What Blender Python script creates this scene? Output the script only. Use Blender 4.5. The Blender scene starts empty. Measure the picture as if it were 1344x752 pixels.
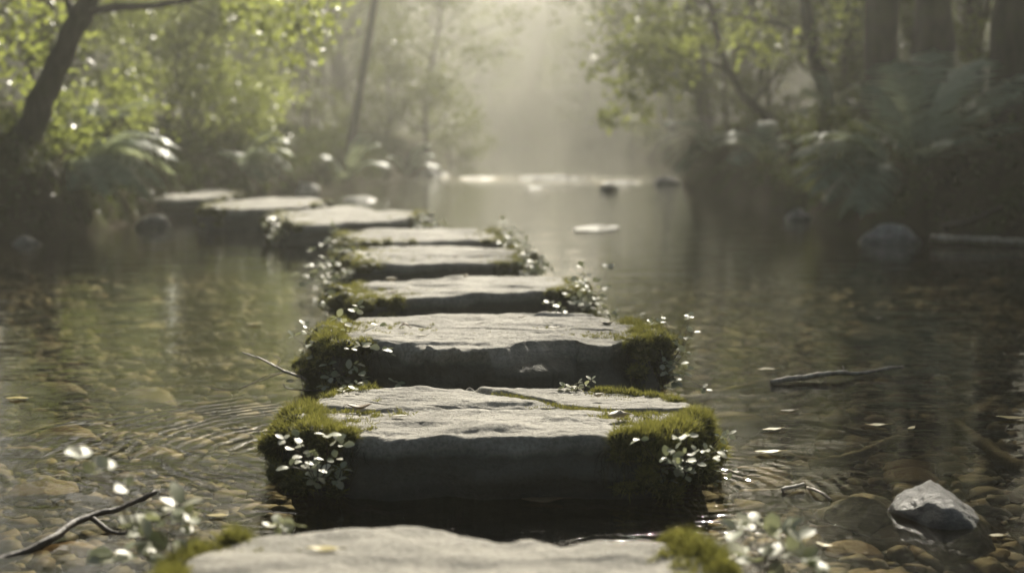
import bpy, math, random
import numpy as np

C = bpy.context.scene.collection
rng = np.random.default_rng(7)
random.seed(7)
F, CX, CY, H = 1795.0, 672.0, 376.0, 0.615
TH = math.atan(206.0 / F)
SUN_EL, SUN_AZ = math.radians(31), math.radians(7)


# ------------------------------------------------------------------ camera maths
def ray(px, py):
    dx, dy = (px - CX) / F, -(py - CY) / F
    return np.array([dx, math.cos(TH) + dy * math.sin(TH), -math.sin(TH) + dy * math.cos(TH)])


def at(px, py, z=0.0):          # point of the horizontal plane at height z
    d = ray(px, py)
    t = (z - H) / d[2]
    return np.array([0, 0, H]) + d * t


def P(px, py, depth):           # point at a given distance up the stream
    d = ray(px, py)
    return np.array([0, 0, H]) + d * (depth / d[1])


# ------------------------------------------------------------------ numpy noise
def vnoise(Q, seed=0):
    Q = np.asarray(Q, float)
    i = np.floor(Q).astype(np.int64)
    f = Q - i
    u = f * f * (3 - 2 * f)

    def h(a, b, c):
        n = (a * 374761393 + b * 668265263 + c * 2147483647 + seed * 1274126177) & 0xFFFFFFFF
        n = ((n ^ (n >> 13)) * 1274126177) & 0xFFFFFFFF
        n = (n ^ (n >> 16)) & 0xFFFF
        return n / 32767.5 - 1.0
    r = 0
    for a in (0, 1):
        wa = u[..., 0] if a else 1 - u[..., 0]
        for b in (0, 1):
            wb = u[..., 1] if b else 1 - u[..., 1]
            for c in (0, 1):
                wc = u[..., 2] if c else 1 - u[..., 2]
                r = r + wa * wb * wc * h(i[..., 0] + a, i[..., 1] + b, i[..., 2] + c)
    return r


def fbm(Q, seed=0, oct=4, gain=.5):
    Q = np.asarray(Q, float)
    s, a, k = 0, 1.0, 1.0
    for o in range(oct):
        s = s + a * vnoise(Q * k + 17.3 * o, seed + o * 13)
        a *= gain
        k *= 2.03
    return s


def unit(v):
    return v / np.maximum(np.linalg.norm(v, axis=-1, keepdims=True), 1e-9)


# ------------------------------------------------------------------ mesh building
class MB:
    def __init__(s):
        s.V, s.F, s.A, s.n = [], [], [], 0

    def add(s, V, F, a=None):
        V = np.asarray(V, float).reshape(-1, 3)
        s.V.append(V)
        if not isinstance(F, (list, tuple)):
            F = [F]
        for f in F:
            if len(f):
                s.F.append(np.asarray(f, np.int64) + s.n)
        s.A.append(np.full(len(V), .5) if a is None else np.broadcast_to(np.asarray(a, float), (len(V),)))
        s.n += len(V)
        return s

    def build(s, name, mat, parent=None, smooth=True, origin=None):
        V = np.concatenate(s.V)
        if parent is not None:
            V = V - np.array(parent.location)
        elif origin is not None:
            V = V - np.asarray(origin)
        me = bpy.data.meshes.new(name)
        me.vertices.add(len(V))
        me.vertices.foreach_set('co', V.astype(np.float32).ravel())
        tot = np.concatenate([np.full(len(f), f.shape[1]) for f in s.F])
        loops = np.concatenate([f.ravel() for f in s.F])
        me.loops.add(len(loops))
        me.loops.foreach_set('vertex_index', loops.astype(np.int32))
        me.polygons.add(len(tot))
        me.polygons.foreach_set('loop_start', np.concatenate([[0], np.cumsum(tot)[:-1]]).astype(np.int32))
        me.update(calc_edges=True)
        me.polygons.foreach_set('use_smooth', np.full(len(tot), smooth))
        at_ = me.attributes.new('v', 'FLOAT', 'POINT')
        at_.data.foreach_set('value', np.concatenate(s.A).astype(np.float32))
        me.materials.append(mat)
        o = bpy.data.objects.new(name, me)
        C.objects.link(o)
        if parent is not None:
            o.parent = parent
        elif origin is not None:
            o.location = origin
        return o


def tag(o, label, cat, group=None, kind=None):
    o['label'] = label
    if cat:
        o['category'] = cat
    if group:
        o['group'] = group
    if kind:
        o['kind'] = kind
    return o


def thing(name, label, cat, loc=(0, 0, 0), group=None):
    o = bpy.data.objects.new(name, None)
    o.empty_display_size = .05
    C.objects.link(o)
    o.location = [float(v) for v in loc]
    return tag(o, label, cat, group)


def copy_thing(src, label, loc, rz, sc, group):
    r = src.copy()
    C.objects.link(r)
    r.location = loc
    r.rotation_euler = (0, 0, rz)
    r.scale = (sc, sc, sc)
    r['label'] = label
    r['group'] = group
    for ch in list(src.children):
        c = ch.copy()
        C.objects.link(c)
        c.parent = r
    return r


def ico(sub):
    t = (1 + 5 ** .5) / 2
    V = [(-1, t, 0), (1, t, 0), (-1, -t, 0), (1, -t, 0), (0, -1, t), (0, 1, t), (0, -1, -t), (0, 1, -t), (t, 0, -1), (t, 0, 1), (-t, 0, -1), (-t, 0, 1)]
    Fs = [(0, 11, 5), (0, 5, 1), (0, 1, 7), (0, 7, 10), (0, 10, 11), (1, 5, 9), (5, 11, 4), (11, 10, 2), (10, 7, 6), (7, 1, 8), (3, 9, 4), (3, 4, 2), (3, 2, 6), (3, 6, 8), (3, 8, 9), (4, 9, 5), (2, 4, 11), (6, 2, 10), (8, 6, 7), (9, 8, 1)]
    V = [np.array(v) / np.linalg.norm(v) for v in V]
    for _ in range(sub):
        mid, N = {}, []

        def m(a, b):
            k = (min(a, b), max(a, b))
            if k not in mid:
                v = V[a] + V[b]
                V.append(v / np.linalg.norm(v))
                mid[k] = len(V) - 1
            return mid[k]
        for a, b, c in Fs:
            ab, bc, ca = m(a, b), m(b, c), m(c, a)
            N += [(a, ab, ca), (b, bc, ab), (c, ca, bc), (ab, bc, ca)]
        Fs = N
    return np.array(V), np.array(Fs)


ICO1, ICO2, ICO4 = ico(1), ico(2), ico(4)


def tube(pts, radii, k=7, rough=0.0, seed=0, res=None):
    pts = np.asarray(pts, float)
    radii = np.broadcast_to(np.asarray(radii, float), (len(pts),)) if np.ndim(radii) == 0 else np.asarray(radii, float)
    if res:
        pts, radii = spline(pts, res), np.interp(np.linspace(0, 1, res), np.linspace(0, 1, len(radii)), radii)
    n = len(pts)
    T = unit(np.gradient(pts, axis=0))
    ref = np.array([.31, .2, .93]) if abs(T[0, 2]) < .8 else np.array([1., .1, 0])
    U = unit(np.cross(T, ref))
    W = np.cross(T, U)
    a = np.linspace(0, 2 * np.pi, k, endpoint=False)
    ring = np.cos(a)[None, :, None] * U[:, None] + np.sin(a)[None, :, None] * W[:, None]
    V = pts[:, None] + ring * radii[:, None, None]
    if rough:
        s = 1.2 / max(radii.max(), 1e-4)
        V = V + ring * (fbm(V * s, seed, 3) * rough * radii[:, None])[..., None]
    i, j = np.arange(n - 1)[:, None], np.arange(k)[None]
    q = np.stack([i * k + j, i * k + (j + 1) % k, (i + 1) * k + (j + 1) % k, (i + 1) * k + j], -1).reshape(-1, 4)
    V = V.reshape(-1, 3)
    V = np.vstack([V, pts[0], pts[-1]])
    jj = np.arange(k)
    c0 = np.stack([np.full(k, n * k), (jj + 1) % k, jj], -1)
    c1 = np.stack([np.full(k, n * k + 1), (n - 1) * k + jj, (n - 1) * k + (jj + 1) % k], -1)
    return V, [q, np.vstack([c0, c1])]


def spline(pts, n):
    pts = np.asarray(pts, float)
    m = len(pts)
    if m == 2:
        return pts[0] + (pts[1] - pts[0]) * np.linspace(0, 1, n)[:, None]
    E = np.vstack([2 * pts[0] - pts[1], pts, 2 * pts[-1] - pts[-2]])
    t = np.linspace(0, m - 1 - 1e-9, n)
    i = t.astype(int)
    f = (t - i)[:, None]
    p0, p1, p2, p3 = E[i], E[i + 1], E[i + 2], E[i + 3]
    return .5 * (2 * p1 + (p2 - p0) * f + (2 * p0 - 5 * p1 + 4 * p2 - p3) * f ** 2 + (3 * p1 - p0 - 3 * p2 + p3) * f ** 3)


# leaf templates (x across, y along, z normal)
LEAF_HI = (np.array([(0, 0, 0), (-.2, .16, .03), (0, .16, 0), (.2, .16, .03), (-.33, .45, .06), (0, .45, .0), (.33, .45, .06), (-.26, .75, .02), (0, .76, -.02), (.26, .75, .02), (-.1, .94, -.04), (.1, .94, -.04), (0, 1, -.06)]),
           [np.array([(1, 2, 5, 4), (2, 3, 6, 5), (4, 5, 8, 7), (5, 6, 9, 8), (7, 8, 12, 10), (8, 9, 11, 12)]), np.array([(0, 2, 1), (0, 3, 2)])])
LEAF_LO = (np.array([(0, 0, 0), (-.3, .4, .06), (0, .45, -.02), (.3, .4, .06), (0, 1, -.06), (-.2, .75, .02), (.2, .75, .02)]),
           [np.array([(0, 2, 1), (0, 3, 2)]), np.array([(1, 2, 4, 5), (2, 3, 6, 4)])])
PINNA = (np.array([(-.09, 0, 0), (.09, 0, 0), (-.12, .35, .03), (.12, .35, .03), (0, 1, -.08)]), [np.array([(0, 1, 3, 2)]), np.array([(2, 3, 4)])])
BLADE = (np.array([(-.5, 0, 0), (.5, 0, 0), (0, 1, 0)]), [np.array([(0, 1, 2)])])


def inst(mb, tpl, pos, axis, normal, size, a=None, width=None):
    T, Fs = tpl
    pos, axis = np.asarray(pos, float), unit(np.asarray(axis, float))
    N = len(pos)
    X = unit(np.cross(axis, normal))
    Z = np.cross(X, axis)
    size = np.broadcast_to(size, (N,))
    width = size if width is None else np.broadcast_to(width, (N,))
    V = pos[:, None] + T[None, :, 0, None] * X[:, None] * width[:, None, None] + T[None, :, 1, None] * axis[:, None] * size[:, None, None] + T[None, :, 2, None] * Z[:, None] * size[:, None, None]
    k = len(T)
    off = (np.arange(N) * k)[:, None, None]
    a = rng.random(N) if a is None else a
    mb.add(V, [(f[None] + off).reshape(-1, f.shape[1]) for f in Fs], np.repeat(a, k))


def rdir(n, up=0.0):
    v = rng.normal(size=(n, 3))
    v = unit(v)
    v[:, 2] += up
    return unit(v)


# ------------------------------------------------------------------ materials
def new_mat(name):
    m = bpy.data.materials.new(name)
    m.use_nodes = True
    nt = m.node_tree
    nt.nodes.clear()
    out = nt.nodes.new('ShaderNodeOutputMaterial')

    def N(t, **kw):
        n = nt.nodes.new(t)
        for k, v in kw.items():
            if k == 'ins':
                for i, val in v.items():
                    s = n.inputs[i]
                    if isinstance(val, bpy.types.NodeSocket):
                        nt.links.new(val, s)
                    else:
                        s.default_value = val
            else:
                setattr(n, k, v)
        return n
    return m, nt, N, out


def ramp(N, fac, stops):
    r = N('ShaderNodeValToRGB', ins={0: fac})
    e = r.color_ramp.elements
    while len(e) < len(stops):
        e.new(.5)
    for el, (p, c) in zip(e, stops):
        el.position = p
        el.color = (*c, 1)
    return r.outputs[0]


def math_(N, op, a, b=None, c=None, clamp=False):
    ins = {0: a}
    if b is not None:
        ins[1] = b
    if c is not None:
        ins[2] = c
    return N('ShaderNodeMath', operation=op, use_clamp=clamp, ins=ins).outputs[0]


def mix(N, fac, a, b):
    n = N('ShaderNodeMix', data_type='RGBA')
    for i, v in ((0, fac), (6, a), (7, b)):
        if isinstance(v, bpy.types.NodeSocket):
            n.id_data.links.new(v, n.inputs[i])
        else:
            n.inputs[i].default_value = (*v, 1) if isinstance(v, tuple) else v
    return n.outputs[2]


def stone_mat(name, light, dark, wet_top=.035, scale=1.0, green=.35, wall_shade=False):
    m, nt, N, out = new_mat(name)
    tc = N('ShaderNodeNewGeometry').outputs['Position']
    big = N('ShaderNodeTexNoise', ins={'Vector': tc, 'Scale': 7 * scale, 'Detail': 6, 'Roughness': .6}).outputs[0]
    mp = N('ShaderNodeMapping', ins={0: tc, 3: (6, 16, 30)}).outputs[0]
    lay = N('ShaderNodeTexNoise', ins={'Vector': mp, 'Scale': 1.6 * scale, 'Detail': 6, 'Roughness': .65}).outputs[0]
    fine = N('ShaderNodeTexNoise', ins={'Vector': tc, 'Scale': 140 * scale, 'Detail': 5, 'Roughness': .7}).outputs[0]
    vor = N('ShaderNodeTexVoronoi', ins={'Vector': tc, 'Scale': 38 * scale, 'Randomness': 1}).outputs[0]
    f1 = math_(N, 'ADD', math_(N, 'MULTIPLY', big, .6), math_(N, 'MULTIPLY', lay, .4))
    col = ramp(N, f1, [(.36, dark), (.5, tuple((a + b) / 2 for a, b in zip(light, dark))), (.62, light)])
    spk = ramp(N, fine, [(.36, (.45, .45, .45)), (.58, (1, 1, 1))])
    col = N('ShaderNodeMix', data_type='RGBA', blend_type='MULTIPLY', ins={0: .8, 6: col, 7: spk}).outputs[2]
    lich = ramp(N, math_(N, 'ADD', vor, math_(N, 'MULTIPLY', fine, .35)), [(.22, (1, 1, 1)), (.32, (0, 0, 0))])
    col = mix(N, math_(N, 'MULTIPLY', lich, .5), col, (.50, .49, .43))
    gr = N('ShaderNodeTexNoise', ins={'Vector': tc, 'Scale': 11 * scale, 'Detail': 8, 'Roughness': .75}).outputs[0]
    col = mix(N, math_(N, 'MULTIPLY', N('ShaderNodeMapRange', ins={0: gr, 1: .56, 2: .72}).outputs[0], green), col, (.10, .10, .035))
    if wall_shade:
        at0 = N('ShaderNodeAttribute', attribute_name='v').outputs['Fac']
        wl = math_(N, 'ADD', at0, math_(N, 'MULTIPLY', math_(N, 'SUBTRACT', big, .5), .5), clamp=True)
        col = mix(N, math_(N, 'MULTIPLY', math_(N, 'MULTIPLY', wl, at0), .85), col, (.055, .053, .038))  # shade of the slab sides painted into a darker wall colour
    z = N('ShaderNodeSeparateXYZ', ins={0: tc}).outputs[2]
    zz = math_(N, 'ADD', z, math_(N, 'MULTIPLY', math_(N, 'SUBTRACT', big, .5), .05))
    wet = N('ShaderNodeMapRange', ins={0: zz, 1: wet_top * .3, 2: wet_top, 3: 1.0, 4: 0.0}).outputs[0]
    col = mix(N, math_(N, 'MULTIPLY', wet, .65), col, (.028, .026, .018))
    hgt = math_(N, 'ADD', math_(N, 'MULTIPLY', lay, .010), math_(N, 'ADD', math_(N, 'MULTIPLY', fine, .0055), math_(N, 'MULTIPLY', big, .006)))
    bmp = N('ShaderNodeBump', ins={'Strength': .9, 'Distance': 1.0, 'Height': hgt}).outputs[0]
    rgh = N('ShaderNodeMapRange', ins={0: wet, 3: .78, 4: .3}).outputs[0]
    b = N('ShaderNodeBsdfPrincipled', ins={'Base Color': col, 'Roughness': rgh, 'Normal': bmp, 'Specular IOR Level': .4})
    nt.links.new(b.outputs[0], out.inputs[0])
    return m


def leaf_mat(name, stops, trans=(.16, .2, .03), tfac=.4, rough=.4, spec=.5):
    m, nt, N, out = new_mat(name)
    v = N('ShaderNodeAttribute', attribute_name='v').outputs['Fac']
    n = N('ShaderNodeTexNoise', ins={'Vector': N('ShaderNodeNewGeometry').outputs['Position'], 'Scale': 60.0, 'Detail': 3}).outputs[0]
    v = math_(N, 'ADD', v, math_(N, 'MULTIPLY', math_(N, 'SUBTRACT', n, .5), .3), clamp=True)
    col = ramp(N, v, stops)
    b = N('ShaderNodeBsdfPrincipled', ins={'Base Color': col, 'Roughness': rough, 'Specular IOR Level': spec})
    if tfac <= 0:
        nt.links.new(b.outputs[0], out.inputs[0])
        return m
    tcol = N('ShaderNodeMix', data_type='RGBA', blend_type='MULTIPLY', ins={0: .6, 6: (*trans, 1), 7: ramp(N, v, [(0, (.55, .6, .5)), (1, (1, 1, .9))])}).outputs[2]
    t = N('ShaderNodeBsdfTranslucent', ins={0: tcol})
    mx = N('ShaderNodeMixShader', ins={0: tfac, 1: b.outputs[0], 2: t.outputs[0]})
    nt.links.new(mx.outputs[0], out.inputs[0])
    return m


def wood_mat(name, c1, c2, scale=1.0, rough=.8, moss=0.0, bump=.01, spec=.3):
    m, nt, N, out = new_mat(name)
    tc = N('ShaderNodeTexCoord').outputs['Object']
    mp = N('ShaderNodeMapping', ins={0: tc, 3: (14 * scale, 14 * scale, 3 * scale)}).outputs[0]
    n = N('ShaderNodeTexNoise', ins={'Vector': mp, 'Scale': 1.5, 'Detail': 7, 'Roughness': .65}).outputs[0]
    col = ramp(N, n, [(.35, c1), (.65, c2)])
    if moss:
        g = N('ShaderNodeTexNoise', ins={'Vector': tc, 'Scale': 5 * scale, 'Detail': 5}).outputs[0]
        col = mix(N, math_(N, 'MULTIPLY', N('ShaderNodeMapRange', ins={0: g, 1: .48, 2: .62}).outputs[0], moss), col, (.05, .06, .015))
    bmp = N('ShaderNodeBump', ins={'Strength': 1.0, 'Distance': 1.0, 'Height': math_(N, 'MULTIPLY', n, bump)}).outputs[0]
    b = N('ShaderNodeBsdfPrincipled', ins={'Base Color': col, 'Roughness': rough, 'Normal': bmp, 'Specular IOR Level': spec})
    nt.links.new(b.outputs[0], out.inputs[0])
    return m


def ground_mat():
    m, nt, N, out = new_mat('forest_soil')
    tc = N('ShaderNodeNewGeometry').outputs['Position']
    n = N('ShaderNodeTexNoise', ins={'Vector': tc, 'Scale': 3.5, 'Detail': 8, 'Roughness': .65}).outputs[0]
    f = N('ShaderNodeTexNoise', ins={'Vector': tc, 'Scale': 45.0, 'Detail': 6, 'Roughness': .7}).outputs[0]
    col = ramp(N, math_(N, 'ADD', math_(N, 'MULTIPLY', n, .65), math_(N, 'MULTIPLY', f, .35)), [(.36, (.025, .018, .010)), (.47, (.055, .040, .022)), (.55, (.045, .050, .014)), (.66, (.075, .085, .02))])
    bed = ramp(N, f, [(.35, (.016, .012, .007)), (.6, (.045, .034, .019))])
    z = N('ShaderNodeSeparateXYZ', ins={0: tc}).outputs[2]
    k = N('ShaderNodeMapRange', ins={0: z, 1: -.03, 2: .05}).outputs[0]
    col = mix(N, k, bed, col)
    bmp = N('ShaderNodeBump', ins={'Strength': 1.0, 'Distance': 1.0, 'Height': math_(N, 'ADD', math_(N, 'MULTIPLY', f, .02), math_(N, 'MULTIPLY', n, .05))}).outputs[0]
    b = N('ShaderNodeBsdfPrincipled', ins={'Base Color': col, 'Roughness': 1.0, 'Normal': bmp, 'Specular IOR Level': .04})
    nt.links.new(b.outputs[0], out.inputs[0])
    return m


def pebble_mat(name, stops, use_attr=True):
    m, nt, N, out = new_mat(name)
    tc = N('ShaderNodeNewGeometry').outputs['Position']
    n = N('ShaderNodeTexNoise', ins={'Vector': tc, 'Scale': 55.0, 'Detail': 6, 'Roughness': .65}).outputs[0]
    v = N('ShaderNodeAttribute', attribute_name='v').outputs['Fac'] if use_attr else N('ShaderNodeObjectInfo').outputs['Random']
    col = ramp(N, math_(N, 'ADD', v, math_(N, 'MULTIPLY', math_(N, 'SUBTRACT', n, .5), .35), clamp=True), stops)
    bmp = N('ShaderNodeBump', ins={'Strength': .6, 'Distance': 1.0, 'Height': math_(N, 'MULTIPLY', n, .006)}).outputs[0]
    b = N('ShaderNodeBsdfPrincipled', ins={'Base Color': col, 'Roughness': .6, 'Normal': bmp, 'Specular IOR Level': .35})
    nt.links.new(b.outputs[0], out.inputs[0])
    return m


def water_mat():
    m, nt, N, out = new_mat('stream_water')
    pos = N('ShaderNodeNewGeometry').outputs['Position']
    xyz = N('ShaderNodeSeparateXYZ', ins={0: pos})
    mp = N('ShaderNodeMapping', ins={0: pos, 3: (.75, 1.3, 1)}).outputs[0]
    n1 = N('ShaderNodeTexNoise', ins={'Vector': mp, 'Scale': 3.2, 'Detail': 2, 'Roughness': .5}).outputs[0]
    n2 = N('ShaderNodeTexNoise', ins={'Vector': mp, 'Scale': 16.0, 'Detail': 3, 'Roughness': .55, 'Distortion': .6}).outputs[0]
    h = math_(N, 'ADD', math_(N, 'MULTIPLY', n1, .006), math_(N, 'MULTIPLY', n2, .0016))

    def rings(c, lam, amp, r0, r1, seedscale, dist):
        d = N('ShaderNodeVectorMath', operation='DISTANCE', ins={0: pos, 1: tuple(c)}).outputs['Value']
        wob = N('ShaderNodeTexNoise', ins={'Vector': pos, 'Scale': seedscale, 'Detail': 3, 'Distortion': .5}).outputs[0]
        ph = math_(N, 'ADD', math_(N, 'MULTIPLY', d, 6.2832 / lam), math_(N, 'MULTIPLY', wob, dist))
        s = math_(N, 'SINE', ph)
        mk = math_(N, 'MULTIPLY', N('ShaderNodeMapRange', interpolation_type='SMOOTHSTEP', ins={0: d, 1: r0, 2: r1, 3: 1.0, 4: 0.0}).outputs[0],
                   N('ShaderNodeMapRange', interpolation_type='SMOOTHSTEP', ins={0: wob, 1: .38, 2: .6, 3: .15, 4: 1.0}).outputs[0])
        return math_(N, 'MULTIPLY', math_(N, 'MULTIPLY', s, mk), amp)
    lft = N('ShaderNodeMapRange', interpolation_type='SMOOTHSTEP', ins={0: xyz.outputs[0], 1: -.30, 2: -.36, 3: 0.0, 4: 1.0}).outputs[0]
    r1 = rings(at(455, 590, 0),   .034, .0012, .32, .74, 7.5, 17.0)
    h = math_(N, 'ADD', h, math_(N, 'MULTIPLY', r1, lft))
    r2 = rings(at(905, 640, 0), .03, .0008, .08, .36, 11.0, 9.0)
    h = math_(N, 'ADD', h, r2)
    # lively water close to the camera, between the two nearest slabs
    t = N('ShaderNodeTexNoise', ins={'Vector': pos, 'Scale': 42.0, 'Detail': 4, 'Roughness': .6, 'Distortion': 1.2}).outputs[0]
    pm = N('ShaderNodeTexNoise', ins={'Vector': pos, 'Scale': 4.2, 'Detail': 3}).outputs[0]
    mk = math_(N, 'MULTIPLY', N('ShaderNodeMapRange', ins={0: pm, 1: .43, 2: .58}).outputs[0], N('ShaderNodeMapRange', interpolation_type='SMOOTHSTEP', ins={0: xyz.outputs[1], 1: 2.05, 2: 2.5, 3: 1.0, 4: 0.0}).outputs[0])
    h = math_(N, 'ADD', h, math_(N, 'MULTIPLY', math_(N, 'MULTIPLY', t, mk), .0014))
    # a riffle far upstream
    far = math_(N, 'MULTIPLY', N('ShaderNodeMapRange', interpolation_type='SMOOTHSTEP', ins={0: xyz.outputs[1], 1: 14.5, 2: 17.0}).outputs[0], N('ShaderNodeTexNoise', ins={'Vector': pos, 'Scale': 5.0, 'Detail': 4}).outputs[0])
    far = math_(N, 'MULTIPLY', far, N('ShaderNodeMapRange', interpolation_type='SMOOTHSTEP', ins={0: xyz.outputs[1], 1: 17.5, 2: 20.5, 3: 1.0, 4: 0.0}).outputs[0])
    h = math_(N, 'ADD', h, math_(N, 'MULTIPLY', far, .04))
    bmp = N('ShaderNodeBump', ins={'Strength': 1.0, 'Distance': 1.0, 'Height': h}).outputs[0]
    tr = N('ShaderNodeBsdfTransparent', ins={0: (.61, .56, .41, 1)})
    gl = N('ShaderNodeBsdfGlossy', ins={'Color': (1, 1, 1, 1), 'Roughness': .03, 'Normal': bmp})
    inc = N('ShaderNodeNewGeometry').outputs['Incoming']
    ct = math_(N, 'ABSOLUTE', N('ShaderNodeVectorMath', operation='DOT_PRODUCT', ins={0: inc, 1: bmp}).outputs['Value'])
    p5 = math_(N, 'POWER', math_(N, 'SUBTRACT', 1.0, ct, clamp=True), 5.0)      # Schlick, the same from above and below
    frv = math_(N, 'ADD', .02, math_(N, 'MULTIPLY', p5, .98), clamp=True)
    mx = N('ShaderNodeMixShader', ins={0: frv, 1: tr.outputs[0], 2: gl.outputs[0]})
    nt.links.new(mx.outputs[0], out.inputs[0])
    return m


M = {}
M['slab'] = stone_mat('weathered_slate', (.45, .42, .355), (.23, .215, .175), .03, wall_shade=True)
M['rock'] = stone_mat('river_rock', (.34, .33, .30), (.11, .11, .10), .04, 1.3, .2)
M['lit_rock'] = stone_mat('pale_crowned_rock', (.52, .50, .46), (.10, .10, .095), .05, 2.6, .1)
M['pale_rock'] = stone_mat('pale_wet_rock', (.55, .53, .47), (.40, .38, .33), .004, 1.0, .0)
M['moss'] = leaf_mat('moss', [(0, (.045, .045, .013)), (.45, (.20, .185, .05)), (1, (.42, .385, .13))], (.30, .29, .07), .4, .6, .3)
M['root'] = leaf_mat('moss_roots', [(0, (.012, .011, .006)), (.6, (.035, .035, .012)), (1, (.07, .065, .02))], tfac=0, rough=.8, spec=.15)
M['creeper'] = leaf_mat('creeper_leaf', [(0, (.22, .26, .14)), (.5, (.44, .45, .31)), (1, (.62, .60, .46))], (.44, .45, .24), .33, .45, .45)
M['fresh'] = leaf_mat('fresh_leaf', [(0, (.05, .085, .018)), (.5, (.085, .13, .026)), (1, (.13, .17, .04))], (.38, .42, .10), .58, .36, .6)
M['forest'] = leaf_mat('forest_leaf', [(0, (.03, .05, .012)), (.5, (.055, .08, .02)), (1, (.09, .11, .03))], (.17, .19, .035), .42, .45, .4)
M['fern'] = leaf_mat('fern_leaf', [(0, (.09, .16, .105)), (.5, (.15, .23, .15)), (1, (.22, .30, .19))], (.46, .50, .30), .5, .5, 1.0)
M['cover'] = leaf_mat('ground_cover', [(0, (.022, .022, .010)), (.35, (.045, .03, .014)), (.7, (.035, .055, .014)), (1, (.08, .10, .022))], (.10, .12, .02), .3, .6, .3)
M['dead'] = leaf_mat('dry_leaf', [(0, (.10, .065, .032)), (1, (.20, .14, .075))], (.2, .12, .05), .15, .6, .3)
M['pale_leaf'] = leaf_mat('bleached_leaf', [(0, (.38, .34, .26)), (1, (.55, .50, .40))], (.3, .26, .18), .15, .55, .3)
M['yellow_leaf'] = leaf_mat('yellow_leaf', [(0, (.26, .20, .04)), (1, (.42, .34, .08))], (.3, .25, .04), .2, .45, .4)
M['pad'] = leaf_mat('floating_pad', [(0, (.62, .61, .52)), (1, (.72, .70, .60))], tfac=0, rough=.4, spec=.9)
M['bark'] = wood_mat('bark', (.022, .017, .012), (.065, .052, .038), 1.0, .85, .5, .02)
M['grey_bark'] = wood_mat('grey_bark', (.03, .026, .02), (.085, .072, .055), 1.0, .85, .35, .02)
M['stem'] = wood_mat('creeper_stem', (.03, .02, .012), (.07, .05, .03), 6, .6, 0, .0005)
M['stick'] = wood_mat('wet_stick', (.16, .13, .095), (.42, .37, .28), 3, .45, 0, .004, .5)
M['dark_stick'] = wood_mat('sodden_stick', (.025, .018, .011), (.075, .055, .033), 3, .5, 0, .004, .4)
M['soil'] = ground_mat()
M['gravel'] = pebble_mat('gravel', [(0, (.010, .009, .007)), (.25, (.034, .028, .019)), (.55, (.072, .058, .040)), (.8, (.11, .066, .035)), (1, (.18, .16, .115))])
M['cob_brown'] = pebble_mat('brown_cobble', [(0, (.08, .049, .028)), (1, (.17, .105, .058))], False)
M['cob_olive'] = pebble_mat('olive_cobble', [(0, (.055, .049, .033)), (1, (.125, .112, .078))], False)
M['cob_grey'] = pebble_mat('grey_cobble', [(0, (.05, .05, .043)), (1, (.115, .112, .098))], False)
M['water'] = water_mat()

# ------------------------------------------------------------------ terrain and water
YL = np.array([-60, 3, 6, 7.3, 8.0, 11, 13, 16, 19, 22, 26, 32, 43, 47, 90])
XLv = np.array([-4.6, -3.7, -3.35, -3.15, -2.55, -2.45, -1.9, -1.55, -1.3, -1.3, -1.3, -1.2, -.6, 1.6, 4])
YR = np.array([-60, 3, 6, 7.4, 8.5, 10, 13, 16, 19, 22, 26, 32, 43, 47, 90])
XRv = np.array([4.6, 3.7, 3.1, 2.7, 2.25, 2.05, 2.0, 2.05, 2.3, 2.5, 2.7, 2.9, 3.0, 1.5, 0])


def bank(x, y):
    Q = np.stack([x, y, 0 * x], -1)
    dl, dr = np.interp(y, YL, XLv) - x, x - np.interp(y, YR, XRv)
    d = np.maximum(dl, dr) + .16 * fbm(Q * 1.3, 3, 3) + .04 * fbm(Q * 6, 5, 2)
    return d, dr > dl


def terrain(x, y):
    x, y = np.asarray(x, float), np.asarray(y, float)
    d, right = bank(x, y)
    Q = np.stack([x, y, 0 * x], -1)
    dp = np.maximum(d, 0)
    hi = np.where(right, .56, .44) * (1 - np.exp(-dp / .28)) + .07 * np.minimum(dp, 40) + (.10 * fbm(Q * .9, 9, 4) + .03 * fbm(Q * 5, 11, 3)) * np.clip(dp / .4, 0, 1)
    dw = np.clip(-d / .7, 0, 1)
    lo = -(np.clip(.105 + .016 * np.maximum(y - 2.6, 0), 0, .38)) * dw * dw * (3 - 2 * dw) + .012 * fbm(Q * 3, 21, 3) * dw
    hi = hi + .16 * np.exp(-((x + 2.95) / .5) ** 2 - ((y - 8.35) / .7) ** 2) * np.clip(dp / .2, 0, 1)
    k = np.clip((y - 40) / 34, 0, 1)
    return np.where(d > 0, hi, lo) + 8.5 * k * k * (3 - 2 * k) * (1 - .22 * np.exp(-((x - .02 * y) / 9.0) ** 2)) * (1 + .15 * fbm(Q * .06, 51, 2))


def axis_(segs):
    out = []
    for a, b, s in segs:
        out.append(np.arange(a, b, s))
    return np.unique(np.concatenate(out + [np.array([segs[-1][1]])]).round(4))


gx = axis_([(-70, -16, 3), (-16, -6, .5), (-6, -1.2, .07), (-1.2, 1.2, .1), (1.2, 6, .07), (6, 16, .5), (16, 70, 3)])
gy = axis_([(-40, -3, 2), (-3, 4, .15), (4, 14, .08), (14, 24, .14), (24, 40, .6), (40, 95, 3)])
XX, YY = np.meshgrid(gx, gy)
ZZ = terrain(XX, YY)
nx, ny = len(gx), len(gy)
i, j = np.meshgrid(np.arange(ny - 1), np.arange(nx - 1), indexing='ij')
q = np.stack([i * nx + j, i * nx + j + 1, (i + 1) * nx + j + 1, (i + 1) * nx + j], -1).reshape(-1, 4)
o = MB().add(np.stack([XX, YY, ZZ], -1), q).build('ground', M['soil'])
tag(o, 'dark mossy banks and brown bed of the stream', None, kind='structure')

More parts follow.
